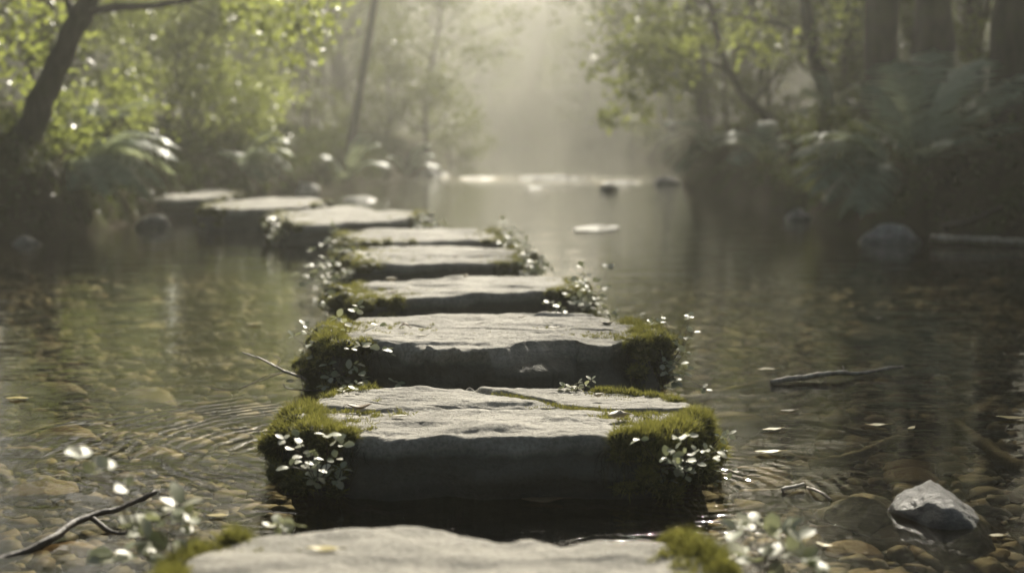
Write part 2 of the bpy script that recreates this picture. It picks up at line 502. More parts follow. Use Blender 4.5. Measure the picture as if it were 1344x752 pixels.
wx, wy = np.linspace(-12, 12, 25), np.linspace(-6, 48, 55)
XX, YY = np.meshgrid(wx, wy)
n_, k_ = len(wy), len(wx)
i, j = np.meshgrid(np.arange(n_ - 1), np.arange(k_ - 1), indexing='ij')
q = np.stack([i * k_ + j, i * k_ + j + 1, (i + 1) * k_ + j + 1, (i + 1) * k_ + j], -1).reshape(-1, 4)
o = MB().add(np.stack([XX, YY, XX * 0], -1), q).build('water', M['water'])
tag(o, 'clear shallow stream water with gentle ripples', None, kind='structure')

# gravel on the bed
mb = MB()
ng = 13000
gy_ = 1.1 + 6.2 * rng.random(ng * 3) ** 1.7
gx_ = (rng.random(ng * 3) - .5) * 2 * (gy_ * .40 + .35)
ok = bank(gx_, gy_)[0] < -.1
gx_, gy_ = gx_[ok][:ng], gy_[ok][:ng]
sz = np.clip(np.exp(rng.normal(-4.3, .42, len(gx_))), .006, .032) * (1 + .10 * np.maximum(gy_ - 3, 0))
gz = terrain(gx_, gy_) + sz * .15
T, Ft = ICO1
dirs = rng.random(len(gx_)) * 6.283
X = np.stack([np.cos(dirs), np.sin(dirs), 0 * dirs], -1)
Yv = np.stack([-np.sin(dirs), np.cos(dirs), rng.normal(0, .25, len(dirs))], -1)
Z = np.cross(X, Yv)
sc = np.stack([sz * rng.uniform(.9, 1.7, len(sz)), sz * rng.uniform(.7, 1.2, len(sz)), sz * rng.uniform(.35, .7, len(sz))], -1)
nz = 1 + .16 * rng.normal(size=(len(sz), len(T)))
V = np.stack([gx_, gy_, gz], -1)[:, None] + nz[..., None] * (T[None, :, 0, None] * X[:, None] * sc[:, None, :1] + T[None, :, 1, None] * Yv[:, None] * sc[:, None, 1:2] + T[None, :, 2, None] * Z[:, None] * sc[:, None, 2:3])
mb.add(V, (Ft[None] + (np.arange(len(sz)) * len(T))[:, None, None]).reshape(-1, 3), np.repeat(rng.random(len(sz)), len(T)))
tag(mb.build('gravel', M['gravel']), 'small brown and grey gravel covering the shallow stream bed', 'gravel', kind='stuff')


# ------------------------------------------------------------------ stones
def resample_closed(pts, n):
    pts = np.asarray(pts, float)
    m = len(pts)
    t = np.linspace(0, m, 40 * m, endpoint=False)
    i = t.astype(int)
    f = (t - i)[:, None]
    p0, p1, p2, p3 = pts[(i - 1) % m], pts[i % m], pts[(i + 1) % m], pts[(i + 2) % m]
    c = .5 * (2 * p1 + (p2 - p0) * f + (2 * p0 - 5 * p1 + 4 * p2 - p3) * f ** 2 + (3 * p1 - p0 - 3 * p2 + p3) * f ** 3)
    c = np.vstack([c, c[:1]])
    s = np.concatenate([[0], np.cumsum(np.linalg.norm(np.diff(c, axis=0), axis=1))])
    u = np.linspace(0, s[-1], n, endpoint=False)
    return np.stack([np.interp(u, s, c[:, k]) for k in range(3)], -1)


def seg_dist(Q, line):
    best = np.full(len(Q), 9.0)
    for a, b in zip(line[:-1], line[1:]):
        ab = (b - a)[:2]
        t = np.clip(((Q[:, :2] - a[:2]) @ ab) / (ab @ ab), 0, 1)
        best = np.minimum(best, np.linalg.norm(Q[:, :2] - a[:2] - t[:, None] * ab, axis=1))
    return best


class Slab:
    def __init__(s, label, outline, h, seed, n=260, rings=30, cracks=(), facet=None, lift=None):
        s.h = h
        o = resample_closed([at(x, y, h) for x, y in outline], n)
        c = o.mean(0)
        tan = unit(np.roll(o, -1, 0) - np.roll(o, 1, 0))
        nrm = np.stack([tan[:, 1], -tan[:, 0], 0 * tan[:, 0]], -1)
        if np.mean(np.sum(nrm * (o - c), 1)) < 0:
            nrm = -nrm
        o = o + nrm * (.008 * fbm(o * 9, seed, 3) + .006 * np.tanh(3 * fbm(o * 16, seed + 4, 2)) + .004 * fbm(o * 55, seed + 5, 3))[:, None]
        s.o, s.n, s.c = o, nrm, c
        rows = []
        ts = np.linspace(0, 1, rings + 1)[1:] ** .85
        clines = [([at(x, y, h) for x, y in ln], w, d) for ln, w, d in cracks]
        for t in ts:
            p = c + (o - c) * t
            z = .0045 * fbm(p * 5, seed + 2, 3) + .0035 * fbm(p * np.array([10, 26, 1]), seed + 3, 4)
            terr = fbm(p * np.array([4, 9, 1]), seed + 7, 2)
            z = z + .003 * np.tanh(terr * 14)          # thin split layers
            if lift:
                ln = np.array([at(x, y, h) for x, y in lift[0]])
                yy = np.interp(p[:, 0], ln[:, 0], ln[:, 1])
                z = z + lift[1] * (1 / (1 + np.exp(-(p[:, 1] - yy) / .0025)))
            for ln, w, d in clines:
                dd = seg_dist(p + .006 * np.stack([fbm(p * 30, 77, 2), fbm(p * 30, 78, 2), 0 * p[:, 0]], -1), ln)
                z = z - d * np.exp(-(dd / w) ** 2)
            e = max(0, (t - .955) / .045)
            z = z - .006 * e ** 2 * (1 + 1.1 * fbm(p * 22, seed + 8, 2)) - .003 * np.clip(fbm(p * 34, seed + 9, 3) - .35, 0, 1) - .005 * np.clip(fbm(p * 11, seed + 19, 2) - .45, 0, 1) * (t > .5)
            p = p.copy()
            p[:, 2] = h + z
            rows.append(p)
        top_z = rows[-1][:, 2]
        for k in range(1, 25):
            u = k / 24
            z = top_z - .002 - u ** 1.1 * (h + .15)
            p = o.copy()
            p[:, 2] = z
            lay = .016 * fbm(np.stack([o[:, 0] * 5, o[:, 1] * 5, z * 26], -1), seed + 11, 4) + .012 * np.tanh(4 * fbm(np.stack([o[:, 0] * 2.2, o[:, 1] * 2.2, z * 17], -1), seed + 15, 2))
            off = lay * min(1, u * 5) + .03 * u + .004 * min(1, u * 12)
            if facet is not None:
                off = off + facet(o, z, h)
            rows.append(p + nrm * off[:, None])
        s.wall = np.array(rows[rings:])              # side rings, top to bottom
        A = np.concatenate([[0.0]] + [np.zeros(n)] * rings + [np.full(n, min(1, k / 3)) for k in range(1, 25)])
        V = np.vstack([c[None] + [0, 0, .0]] + rows)
        V[0, 2] = rows[0][:, 2].mean()
        R = len(rows)
        ii, jj = np.meshgrid(np.arange(R - 1), np.arange(n), indexing='ij')
        q = np.stack([1 + ii * n + jj, 1 + ii * n + (jj + 1) % n, 1 + (ii + 1) * n + (jj + 1) % n, 1 + (ii + 1) * n + jj], -1).reshape(-1, 4)
        jn = np.arange(n)
        tri = np.stack([0 * jn, 1 + (jn + 1) % n, 1 + jn], -1)
        if np.cross(o[1] - o[0], c - o[0])[2] < 0:
            pass
        else:
            q, tri = q[:, ::-1], tri[:, ::-1]
        s.root = thing('stepping_stone', label, 'stepping stone', (c[0], c[1], 0), 'stepping stones across the stream')
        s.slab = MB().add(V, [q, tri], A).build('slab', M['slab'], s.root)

    def idx(s, px, py):
        p = at(px, py, s.h)
        return int(np.argmin(np.linalg.norm(s.o[:, :2] - p[:2], axis=1)))

    def arc(s, a, b):
        n = len(s.o)
        i, j = s.idx(*a), s.idx(*b)
        f, g = (j - i) % n, (i - j) % n
        return (i + np.arange(f + 1)) % n if f <= g else (i - np.arange(g + 1)) % n

    def wall_at(s, k, z):
        col = s.wall[:, k]
        t = np.interp(-z, -col[:, 2], np.arange(len(col)))
        i0 = int(min(t, len(col) - 2))
        return col[i0] + (col[i0 + 1] - col[i0]) * (t - i0)

    def moss(s, a, b, n=60, out=.03, inn=.05, lump=.022, blades=300, blen=.010, wall=1.0, zmin=.0, strands=0, bw=.0023):
        ix = s.arc(a, b)
        mb, T = MB(), ICO2
        strand = MB()
        for q_ in range(n):
            u = rng.random()
            k = ix[int(u * (len(ix) - 1))]
            edge = math.sin(math.pi * min(max(u, .04), .96)) ** .5
            r = lump * rng.uniform(.45, 1.2) * (.55 + .45 * edge)
            if rng.random() > wall * .62:
                w = rng.random()
                c = s.o[k] - s.n[k] * (w * inn * edge) + s.n[k] * out * .35
                c = np.array([c[0], c[1], s.h - r * (.25 + .6 * w)])
            else:
                z = zmin + (s.h - zmin) * rng.random() ** .8
                c = s.wall_at(k, z) + s.n[k] * (out * edge * rng.uniform(.1, .9) - r * .3)
                c[2] = min(c[2], s.h - r * .2)
            sc = np.array([1.15, 1.15, .8]) * r
            d = T[0]
            bump = 1 + .18 * fbm(d * 3 + q_, q_, 2)
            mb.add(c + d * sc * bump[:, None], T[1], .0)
            nb = int(.75 * blades * rng.uniform(.7, 1.2))
            dd = rdir(nb, .45)
            pos = c + dd * sc * .95
            axis = unit(dd + rdir(nb) * .75 + np.array([0, 0, .3]))
            L = blen * 1.35 * rng.uniform(.5, 1.4, nb) * rng.uniform(.65, 1.3)
            tone = rng.normal(.55, .22)
            inst(mb, BLADE, pos, axis, rdir(nb), L, np.clip(rng.normal(tone, .25, nb), 0, 1), np.full(nb, bw))
        ns = n * 5
        kk = ix[rng.integers(0, len(ix), ns)]
        w = rng.exponential(.55, ns) * inn * 1.5
        pos = s.o[kk] - s.n[kk] * w[:, None] + rng.normal(0, .006, (ns, 3)) * [1, 1, 0]
        pos[:, 2] = s.h - .004
        for p in pos:
            nb = int(rng.integers(5, 16))
            q3 = p + rng.normal(0, .0035, (nb, 3)) * [1, 1, .2]
            inst(mb, BLADE, q3, rdir(nb, .9), rdir(nb), blen * rng.uniform(.5, 1.1, nb), np.clip(rng.normal(.5, .3, nb), 0, 1), np.full(nb, bw))
        if strands:
            for q_ in range(strands):
                k = ix[rng.integers(len(ix))]
                k = (k + rng.integers(-14, 15)) % len(s.o)
                z0 = s.h * rng.uniform(.45, 1.0)
                L = rng.uniform(.015, .05)
                p0 = s.wall_at(k, z0) + s.n[k] * rng.uniform(.003, .022)
                p1 = s.wall_at(k, max(z0 - L, .004)) + s.n[k] * rng.uniform(.0, .016) + rng.normal(0, .009, 3) * [1, 1, 0]
                pm = (p0 + p1) / 2 + s.n[k] * .006 + rng.normal(0, .004, 3)
                v, f = tube([p0, pm, p1], [.0007, .0006, .0003], 3, res=5)
                strand.add(v, f, rng.random())
            strand.build('hanging_roots', M['root'], s.root)
        return mb.build('moss', M['moss'], s.root)

    def crack_moss(s, line, n, blen=.006, spread=.006):
        ln = spline(np.array([at(x, y, s.h) for x, y in line]), 200)
        k = rng.integers(0, 200, n)
        pos = ln[k] + rng.normal(0, spread, (n, 3)) * [1, 1, 0]
        pos[:, 2] = s.h - .006 + rng.uniform(-.003, .003, n)
        mb = MB()
        inst(mb, BLADE, pos, rdir(n, 1.2), rdir(n), blen * rng.uniform(.6, 1.4, n), np.clip(rng.normal(.55, .2, n), 0, 1), np.full(n, .0016))
        mb.build('moss', M['moss'], s.root)


def facet3(o, z, h):
    # ledge low on the front face of the second sharp slab, from about the middle to the right
    a, b = at(640, 455, h)[0], at(775, 450, h)[0]
    u = np.clip((o[:, 0] - a) / (b - a), 0, 1)
    front = (o[:, 1] < s3_mid) & (o[:, 0] > a) & (o[:, 0] < b + .02)
    drop = np.clip((h - z - .004) / .06, 0, 1)
    return np.where(front, (.06 * np.sin(np.pi * np.clip(u, 0, 1)) ** .8) * drop, 0) - np.where((o[:, 1] < s3_mid) & (o[:, 0] < a) & (o[:, 0] > at(540, 455, h)[0]), .02 * drop, 0)


s3_mid = at(640, 430, .14)[1]

S1 = Slab('blurred slab nearest the camera, cut off by the bottom edge of the photo',
          [(215, 775), (250, 735), (316, 705), (398, 694), (502, 685), (576, 688), (636, 698), (732, 702), (844, 709), (903, 720), (960, 750), (1000, 800), (990, 880), (700, 905), (400, 900), (200, 860)], .12, 101, 300, 30)
crackA = [(608, 505), (650, 513), (700, 522), (745, 532), (780, 535), (840, 539), (905, 541)]
crackB = [(412, 527), (520, 528), (600, 531), (690, 532), (745, 532)]
S2 = Slab('sharp slab with a moss filled crack and two mossy shoulders',
          [(404, 531), (414, 526), (440, 519), (478, 513), (529, 507), (607, 505), (672, 507), (730, 508), (778, 511), (840, 517), (893, 529), (912, 541), (908, 555), (885, 566), (840, 571), (801, 572), (740, 571), (672, 572), (594, 570), (524, 571), (480, 568), (451, 565), (420, 564), (396, 556), (390, 542)], .105, 202, 560, 84,
          cracks=[(crackA, .0050, .013), (crackB, .0028, .005)], lift=([(600, 503), (650, 513), (700, 522), (745, 532), (780, 535), (840, 539), (920, 542)], .005))
crackC = [(445, 421), (519, 423), (560, 426), (640, 430), (690, 433), (760, 433), (838, 436)]
S3 = Slab('thick slab with a hollowed broken front face and a hairline crack along its top',
          [(440, 431), (448, 425), (470, 415), (519, 412), (600, 409), (675, 410), (740, 411), (779, 412), (812, 419), (838, 430), (858, 439), (852, 447), (824, 444), (786, 449), (760, 445), (712, 447), (675, 451), (623, 455), (582, 460), (556, 456), (526, 452), (500, 450), (475, 449), (448, 449), (432, 443)], .14, 303, 520, 70,
          cracks=[(crackC, .003, .006)], facet=facet3)
S4 = Slab('third sharp slab, low and dark fronted, mossy at its left corner',
          [(450, 384), (466, 375), (518, 368), (600, 362), (693, 363), (742, 366), (756, 374), (750, 381), (731, 382), (656, 386), (563, 389), (500, 393), (470, 392)], .12, 404, 300, 30)
S5 = Slab('softly blurred slab with pale leaved creepers crowding both ends',
          [(456, 336), (474, 327), (526, 323), (600, 323), (664, 326), (688, 333), (684, 343), (656, 346), (582, 347), (496, 347), (466, 345)], .11, 505, 220, 20)
S6 = Slab('thin blurred slab with a fringe of moss along its front left edge',
          [(446, 308), (459, 303), (507, 300), (600, 300), (638, 302), (660, 308), (655, 315), (630, 316), (526, 317), (465, 317)], .11, 606, 200, 18)
S7 = Slab('hazy stepped slab with a tilted right end, three slabs before the left bank',
          [(360, 286), (373, 277), (420, 272), (463, 271), (489, 275), (541, 278), (552, 282), (541, 286), (489, 290), (433, 293), (380, 293)], .12, 707, 200, 18)
S8 = Slab('hazy high slab with a thick dark front, next to last before the left bank',
          [(268, 270), (289, 265), (343, 260), (410, 260), (428, 264), (420, 269), (362, 273), (294, 274), (270, 274)], .14, 808, 200, 18)
S9 = Slab('farthest hazy slab, touching the ferny left bank',
          [(176, 252), (188, 246), (253, 246), (306, 251), (312, 256), (289, 260), (203, 261), (180, 258)], .13, 909, 200, 18)

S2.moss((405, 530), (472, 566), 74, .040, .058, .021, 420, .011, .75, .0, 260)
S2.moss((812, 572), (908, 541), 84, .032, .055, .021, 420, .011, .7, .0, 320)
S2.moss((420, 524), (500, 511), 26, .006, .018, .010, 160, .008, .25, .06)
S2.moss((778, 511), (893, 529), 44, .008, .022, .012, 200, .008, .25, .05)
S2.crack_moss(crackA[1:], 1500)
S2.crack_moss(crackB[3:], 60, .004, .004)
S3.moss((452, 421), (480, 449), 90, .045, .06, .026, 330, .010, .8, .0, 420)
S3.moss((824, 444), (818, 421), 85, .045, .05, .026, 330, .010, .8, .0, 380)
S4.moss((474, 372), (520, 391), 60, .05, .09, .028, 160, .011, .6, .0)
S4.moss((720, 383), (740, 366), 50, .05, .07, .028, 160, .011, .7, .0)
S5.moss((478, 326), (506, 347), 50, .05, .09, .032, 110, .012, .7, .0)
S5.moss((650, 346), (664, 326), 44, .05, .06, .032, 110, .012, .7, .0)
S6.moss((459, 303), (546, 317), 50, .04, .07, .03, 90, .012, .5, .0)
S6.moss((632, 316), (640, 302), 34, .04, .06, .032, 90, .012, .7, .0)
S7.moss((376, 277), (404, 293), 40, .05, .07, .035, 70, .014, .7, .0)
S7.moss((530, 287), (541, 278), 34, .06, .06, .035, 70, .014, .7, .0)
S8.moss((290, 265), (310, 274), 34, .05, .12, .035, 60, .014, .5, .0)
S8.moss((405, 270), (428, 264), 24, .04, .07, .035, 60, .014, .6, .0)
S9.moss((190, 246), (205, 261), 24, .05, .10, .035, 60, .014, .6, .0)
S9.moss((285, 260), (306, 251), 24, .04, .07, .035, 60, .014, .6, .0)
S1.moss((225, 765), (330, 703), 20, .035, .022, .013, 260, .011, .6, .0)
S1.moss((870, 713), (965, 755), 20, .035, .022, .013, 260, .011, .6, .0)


# ------------------------------------------------------------------ creeping plants
def creeper(label, base, depth, tips, leaf, nl=5, dj=.03, group='pale leaved creepers on the stepping stones', up=.8, thick=.0011, fwd=0.0):
    b = P(*base, depth)
    root = thing('creeping_plant', label, 'plant', b, group)
    st, lv = MB(), MB()
    for tx, ty in tips:
        d = depth - fwd + rng.uniform(-dj, dj)
        t = P(tx, ty, d)
        b2 = b + rng.normal(0, .006, 3)
        L = np.linalg.norm(t - b2)
        m1 = b2 + (t - b2) * .4 + rng.normal(0, .07 * L, 3) - np.array([0, 0, .05 * L])
        pts = spline([b2, m1, t], 12)
        v, f = tube(pts, np.linspace(thick, thick * .5, 12), 5)
        st.add(v, f)
        T = unit(np.gradient(pts, axis=0))
        k = 1 if nl == 1 else max(2, int(nl * rng.uniform(.7, 1.2)))
        for q_, u in enumerate(np.linspace(.3, 1, k) if k > 1 else [.99]):
            i = min(int(u * 11), 11)
            ph = q_ * 1.57 + rng.uniform(-.4, .4)
            side = unit(np.cross(T[i], [math.cos(ph), math.sin(ph), .15]))
            for sg in ((1, -1) if u < .97 else (1, -1, 0)):
                ax = unit(side * sg * .9 + T[i] * (.35 if sg else 1) + rng.normal(0, .22, 3) + [0, 0, .1])
                nrm = unit(np.array([rng.normal(0, .28), -.18 + rng.normal(0, .28), up]))
                ax = unit(ax - nrm * float(ax @ nrm) * .8)
                sz = leaf * 1.1 * rng.uniform(.6, 1.2)
                inst(lv, LEAF_HI, (pts[i] + ax * leaf * .12)[None], ax[None], nrm[None], np.array([sz]), np.array([rng.random()]), np.array([sz * rng.uniform(1.0, 1.3)]))
    st.build('stem', M['stem'], root)
    lv.build('leaves', M['creeper'], root)
    return root


d2 = at(430, 565, .105)[1]
d2r = at(860, 568, .105)[1]
d3 = at(450, 445, .14)[1]
creeper('clover-like creeper low on the left mossy shoulder of the slab with the moss filled crack', (415, 628), d2 - .075, [(374, 577), (392, 574), (385, 588), (440, 578), (429, 571), (449, 584), (408, 594), (416, 601), (398, 606), (380, 612)], .0165, 3, .015, fwd=.065)
creeper('dark green four leaved sprig near the waterline on the left shoulder of the cracked slab', (440, 632), d2 - .07, [(436, 618), (448, 616), (442, 630)], .015, 2, .01)
creeper('pale creeper spilling over the right mossy shoulder of the slab with the moss filled crack', (895, 618), d2r - .055, [(840, 576), (892, 575), (902, 572), (886, 590), (900, 596), (912, 592), (925, 590), (940, 592), (935, 600), (875, 600), (890, 610)], .015, 3, .02, fwd=.06)
creeper('shaded green leaflets hanging low on the right shoulder of the cracked slab', (868, 612), d2r - .05, [(862, 618), (874, 622), (862, 630), (878, 630), (898, 612)], .016, 2, .01)
creeper('tiny sprig with white leaves held out over the water right of the cracked slab', (915, 610), d2r + .02, [(946, 572), (956, 570), (944, 576), (945, 592), (940, 618), (938, 632), (960, 618)], .012, 2, .03)
creeper('little white leaved plant at the back left corner of the cracked slab', (440, 517), at(440, 517, .105)[1], [(456, 506), (468, 504), (445, 512), (462, 510)], .013, 2, .02)
creeper('small white leaved rosette on the back edge of the cracked slab', (755, 511), at(755, 511, .105)[1], [(742, 508), (758, 503), (776, 499), (768, 506), (750, 507)], .013, 2, .02)
creeper('tall twin sprigs rising from the moss at the top left of the broken fronted slab', (460, 445), d3 + .05, [(470, 402), (466, 410), (444, 417), (497, 427), (452, 424)], .018, 2, .03)
creeper('leafy creeper trailing down the dark left end of the broken fronted slab', (440, 490), d3 - .05, [(460, 458), (474, 455), (484, 456), (430, 478), (468, 478), (458, 486), (470, 490), (475, 498), (517, 496), (520, 503), (500, 458), (510, 460), (434, 495), (426, 506)], .019, 2, .04, fwd=.05)
creeper('white leaved stems reaching left over the water from the broken fronted slab', (428, 480), d3 + .02, [(386, 442), (402, 428), (404, 437), (418, 436), (408, 452), (400, 462), (412, 470), (392, 478), (386, 500), (398, 490)], .0165, 3, .06)
creeper('white leaved sprigs standing at the right end of the broken fronted slab', (876, 475), d3 + .05, [(905, 416), (901, 420), (910, 436), (902, 446), (888, 454), (882, 448), (900, 462), (866, 424), (855, 424), (872, 420)], .016, 3, .05)
creeper('creeper tumbling down the right end of the broken fronted slab to the water', (872, 470), d3 - .02, [(892, 478), (898, 490), (884, 490), (888, 500), (876, 488), (900, 482), (862, 503), (870, 508)], .0165, 2, .04)
creeper('thin trailing runner with white leaves hanging off the right end of the broken fronted slab', (880, 492), d3 - .03, [(926, 511), (912, 512), (922, 508)], .012, 2, .02)
d4 = at(470, 388, .12)[1]
creeper('round white leaved clump at the foot of the left corner of the third sharp slab', (432, 410), d4, [(428, 398), (436, 396), (426, 404), (438, 404), (430, 386)], .020, 2, .03)
creeper('white leaved sprigs standing tall at the right end of the third sharp slab', (770, 405), d4 + .05, [(765, 351), (768, 362), (798, 353), (783, 371), (793, 378), (752, 371), (760, 370), (745, 384), (750, 388), (770, 381), (778, 392), (788, 392), (786, 398), (770, 398), (790, 402), (760, 376), (775, 385)], .021, 4, .06)
creeper('small white leaves low on the right front of the third sharp slab', (735, 412), d4 - .06, [(720, 398), (735, 403), (752, 398), (757, 401)], .02, 2, .02)
creeper('short fringe of white leaves behind the right shoulder of the broken fronted slab', (798, 412), d4 - .1, [(790, 410), (806, 409), (800, 411), (838, 414)], .016, 2, .02)
d5 = at(496, 346, .11)[1]
creeper('big hazy clump of white leaved creeper at the left end of the softly blurred slab', (440, 380), d5, [(410, 350), (420, 345), (425, 352), (435, 345), (415, 360), (430, 360), (405, 365), (418, 370), (402, 375), (410, 330), (425, 338), (450, 330), (465, 330), (470, 345), (488, 345), (462, 355), (455, 358), (440, 330), (478, 338), (393, 357)], .024, 5, .08)
creeper('white leaved creeper climbing behind the right end of the softly blurred slab', (700, 362), d5, [(680, 322), (690, 325), (697, 332), (702, 345), (706, 356), (715, 345), (688, 358), (696, 362), (710, 340), (720, 352), (685, 335)], .024, 5, .08)
d6 = at(526, 316, .11)[1]
creeper('tall white leaved sprigs at the left end of the thin blurred slab', (450, 330), d6, [(438, 297), (440, 304), (430, 320), (425, 322), (450, 318), (462, 322), (436, 314), (455, 326)], .026, 4, .08)
creeper('white leaved sprigs rising over the right end of the thin blurred slab', (668, 325), d6, [(662, 290), (660, 297), (672, 302), (676, 310), (682, 306), (690, 318), (668, 308), (680, 320), (696, 328), (660, 318)], .026, 4, .08)
d7 = at(433, 292, .12)[1]
creeper('hazy pale creeper mounded at the left end of the stepped slab', (372, 310), d7, [(356, 292), (362, 288), (370, 296), (360, 302), (350, 298), (375, 302), (388, 302), (384, 312), (376, 280), (358, 310)], .03, 5, .1)
creeper('hazy pale creeper at the right tip of the stepped slab', (560, 300), d7, [(560, 278), (566, 286), (573, 292), (555, 290), (570, 297), (580, 294), (548, 296)], .03, 4, .1)
creeper('blurred white leaved plant on the left corner of the slab nearest the camera', (235, 742), 1.63, [(206, 682), (212, 668), (228, 655), (238, 656), (176, 690), (168, 684), (240, 675), (252, 672), (247, 682), (186, 700), (176, 726), (190, 705), (140, 725), (150, 734), (216, 725), (240, 727), (254, 718), (205, 720)], .026, 1, .05, thick=.0012)
creeper('two blurred leaves on a stalk beside the wet twig near the left edge', (172, 700), 1.58, [(95, 588), (118, 612), (140, 608), (165, 632)], .02, 1, .02, thick=.001)
creeper('blurred white leaved plant on the right corner of the slab nearest the camera', (1000, 745), 1.62, [(978, 690), (990, 682), (1012, 692), (1040, 684), (1015, 702), (965, 688), (952, 722), (970, 730), (1000, 722), (1018, 730), (1055, 726), (1062, 738), (1035, 720), (985, 738), (1046, 700)], .026, 1, .05, thick=.0012)
creeper('small pale sprig at the back left edge of the slab nearest the camera', (372, 700), 1.72, [(358, 692), (372, 686), (388, 690), (380, 696)], .016, 2, .02)


# ------------------------------------------------------------------ dead twigs, sticks
def stick(name, label, pts, r0, r1, mat, cat='stick', forks=(), rough=.25, group=None):
    pts = np.array(pts)
    mb = MB()
    n = max(14, len(pts) * 6)
    path = spline(pts, n)
    L = np.linalg.norm(path[-1] - path[0])
    path = path + (fbm(path * (9 / max(L, .05)), 5, 3) * .012 * L)[:, None] * np.array([.3, .5, .6])
    v, f = tube(path, np.linspace(r0, r1, n), 8, rough, int(rng.integers(99)))
    mb.add(v, f)
    for fp in forks:
        fp = np.array(fp)
        v, f = tube(spline(fp, 12), np.linspace(r1 * 1.1, r1 * .4, 12), 6, rough, 3)
        mb.add(v, f)
    return tag(mb.build(name, mat, origin=path[0]), label, cat, group)


stick('branch', 'knobbly pale branch lying across the water on the right, lit from behind', [at(1013, 502, .006), at(1060, 494, .012), at(1104, 488, .018), at(1118, 490, .012), at(1150, 486, .014), at(1186, 481, .02)], .0075, .004, M['stick'], 'branch', [[at(1108, 489, .014), at(1106, 480, .03)], [at(1080, 492, .012), at(1084, 497, .004)]], .3)
stick('branch', 'sunken brown branch slanting under water right of the broken fronted slab', [at(898, 527, -.05), at(950, 514, -.045), at(1010, 502, -.03), at(1050, 497, -.02)], .013, .007, M['dark_stick'], 'branch')
stick('branch', 'thin sunken twig running level across the gravel right of the cracked slab', [at(1015, 550, -.07), at(1060, 554, -.06), at(1100, 560, -.06), at(1150, 568, -.06), at(1225, 572, -.06)], .007, .004, M['dark_stick'], 'branch')
stick('branch', 'thick sunken branch slanting away to the right edge', [at(1255, 558, -.08), at(1285, 578, -.08), at(1320, 602, -.08), at(1400, 640, -.07)], .012, .019, M['dark_stick'], 'branch')
stick('branch', 'curved sunken branch over flat brown cobbles left of the pale rock', [at(1062, 610, -.06), at(1100, 603, -.045), at(1140, 592, -.035), at(1165, 580, -.03), at(1200, 574, -.02)], .011, .007, M['dark_stick'], 'branch')
stick('twig', 'short broken pale twig floating left of the pale rock', [at(1026, 642, .004), at(1040, 639, .006), at(1055, 635, .008)], .0035, .003, M['pale_leaf'], 'twig')
stick('twig', 'bent pale twig tip floating just right of the short broken one', [at(1060, 640, .0), at(1075, 645, .008), at(1090, 655, .0)], .0028, .002, M['stick'], 'twig')
stick('branch', 'wet dark branch glinting beside the white leaved plant at lower left', [at(-20, 745, -.01), at(60, 712, .004), at(105, 682, .014), at(160, 664, .02), at(205, 645, .035)], .0075, .004, M['dark_stick'], 'branch', [[at(120, 680, .012), at(160, 700, .0), at(225, 672, .02)]], .3)
stick('branch', 'long thin twig lying under water across the left gravel', [at(-10, 580, -.04), at(90, 556, -.04), at(180, 545, -.035), at(270, 532, -.03), at(330, 520, -.02)], .005, .003, M['dark_stick'], 'branch')
stick('twig', 'bare forked twig reaching out over the water left of the broken fronted slab', [P(402, 498, d3 - .02), P(372, 486, d3 - .03), P(345, 472, d3 - .02), P(318, 462, d3)], .0034, .0014, M['stick'], 'twig', [[P(376, 487, d3 - .03), P(340, 500, d3 - .06), P(300, 512, d3 - .08), P(265, 506, d3 - .08)], [P(398, 484, d3), P(386, 488, d3), P(352, 492, d3 - .02), P(318, 510, d3 - .02)], [P(362, 481, d3), P(368, 472, d3 + .02), P(358, 466, d3 + .02)]])
stick('twig', 'dark crooked twig low at the waterline between the two nearest sharp slabs', [P(424, 512, d3 - .1), P(398, 512, d3 - .11), P(376, 509, d3 - .12), P(372, 503, d3 - .12)], .002, .001, M['dark_stick'], 'twig', [[P(398, 512, d3 - .11), P(396, 498, d3 - .1), P(392, 470, d3 - .1)], [P(396, 514, d3 - .11), P(394, 524, d3 - .14), P(386, 535, d3 - .16)]])
stick('log', 'pale stripped pole lying at the foot of the right bank beside a rounded rock', [P(1222, 313, 7.3), P(1280, 316, 7.2), P(1345, 319, 7.1), P(1420, 322, 7.0)], .02, .022, M['stick'], 'log')
stick('branch', 'short dark branch slanting down the right bank above the pale pole', [P(1240, 298, 7.5), P(1275, 290, 7.55), P(1315, 272, 7.6)], .022, .012, M['dark_stick'], 'branch')


# ------------------------------------------------------------------ rocks and cobbles
def rock_mesh(seed, cuts=7, rough=.12, sub=None):
    r = np.random.default_rng(seed)
    V, Fc = (sub or ICO4)
    V = V * (1 + .18 * fbm(V * 1.1 + seed, seed, 2))[:, None]
    for _ in range(cuts):
        n = unit(r.normal(size=3))
        d = r.uniform(.58, .85)
        e = V @ n - d
        V = V - np.maximum(e, 0)[:, None] * n * .97
    V = V + unit(V) * (rough * .25 * fbm(V * 5, seed + 3, 4))[:, None]
    return V, Fc


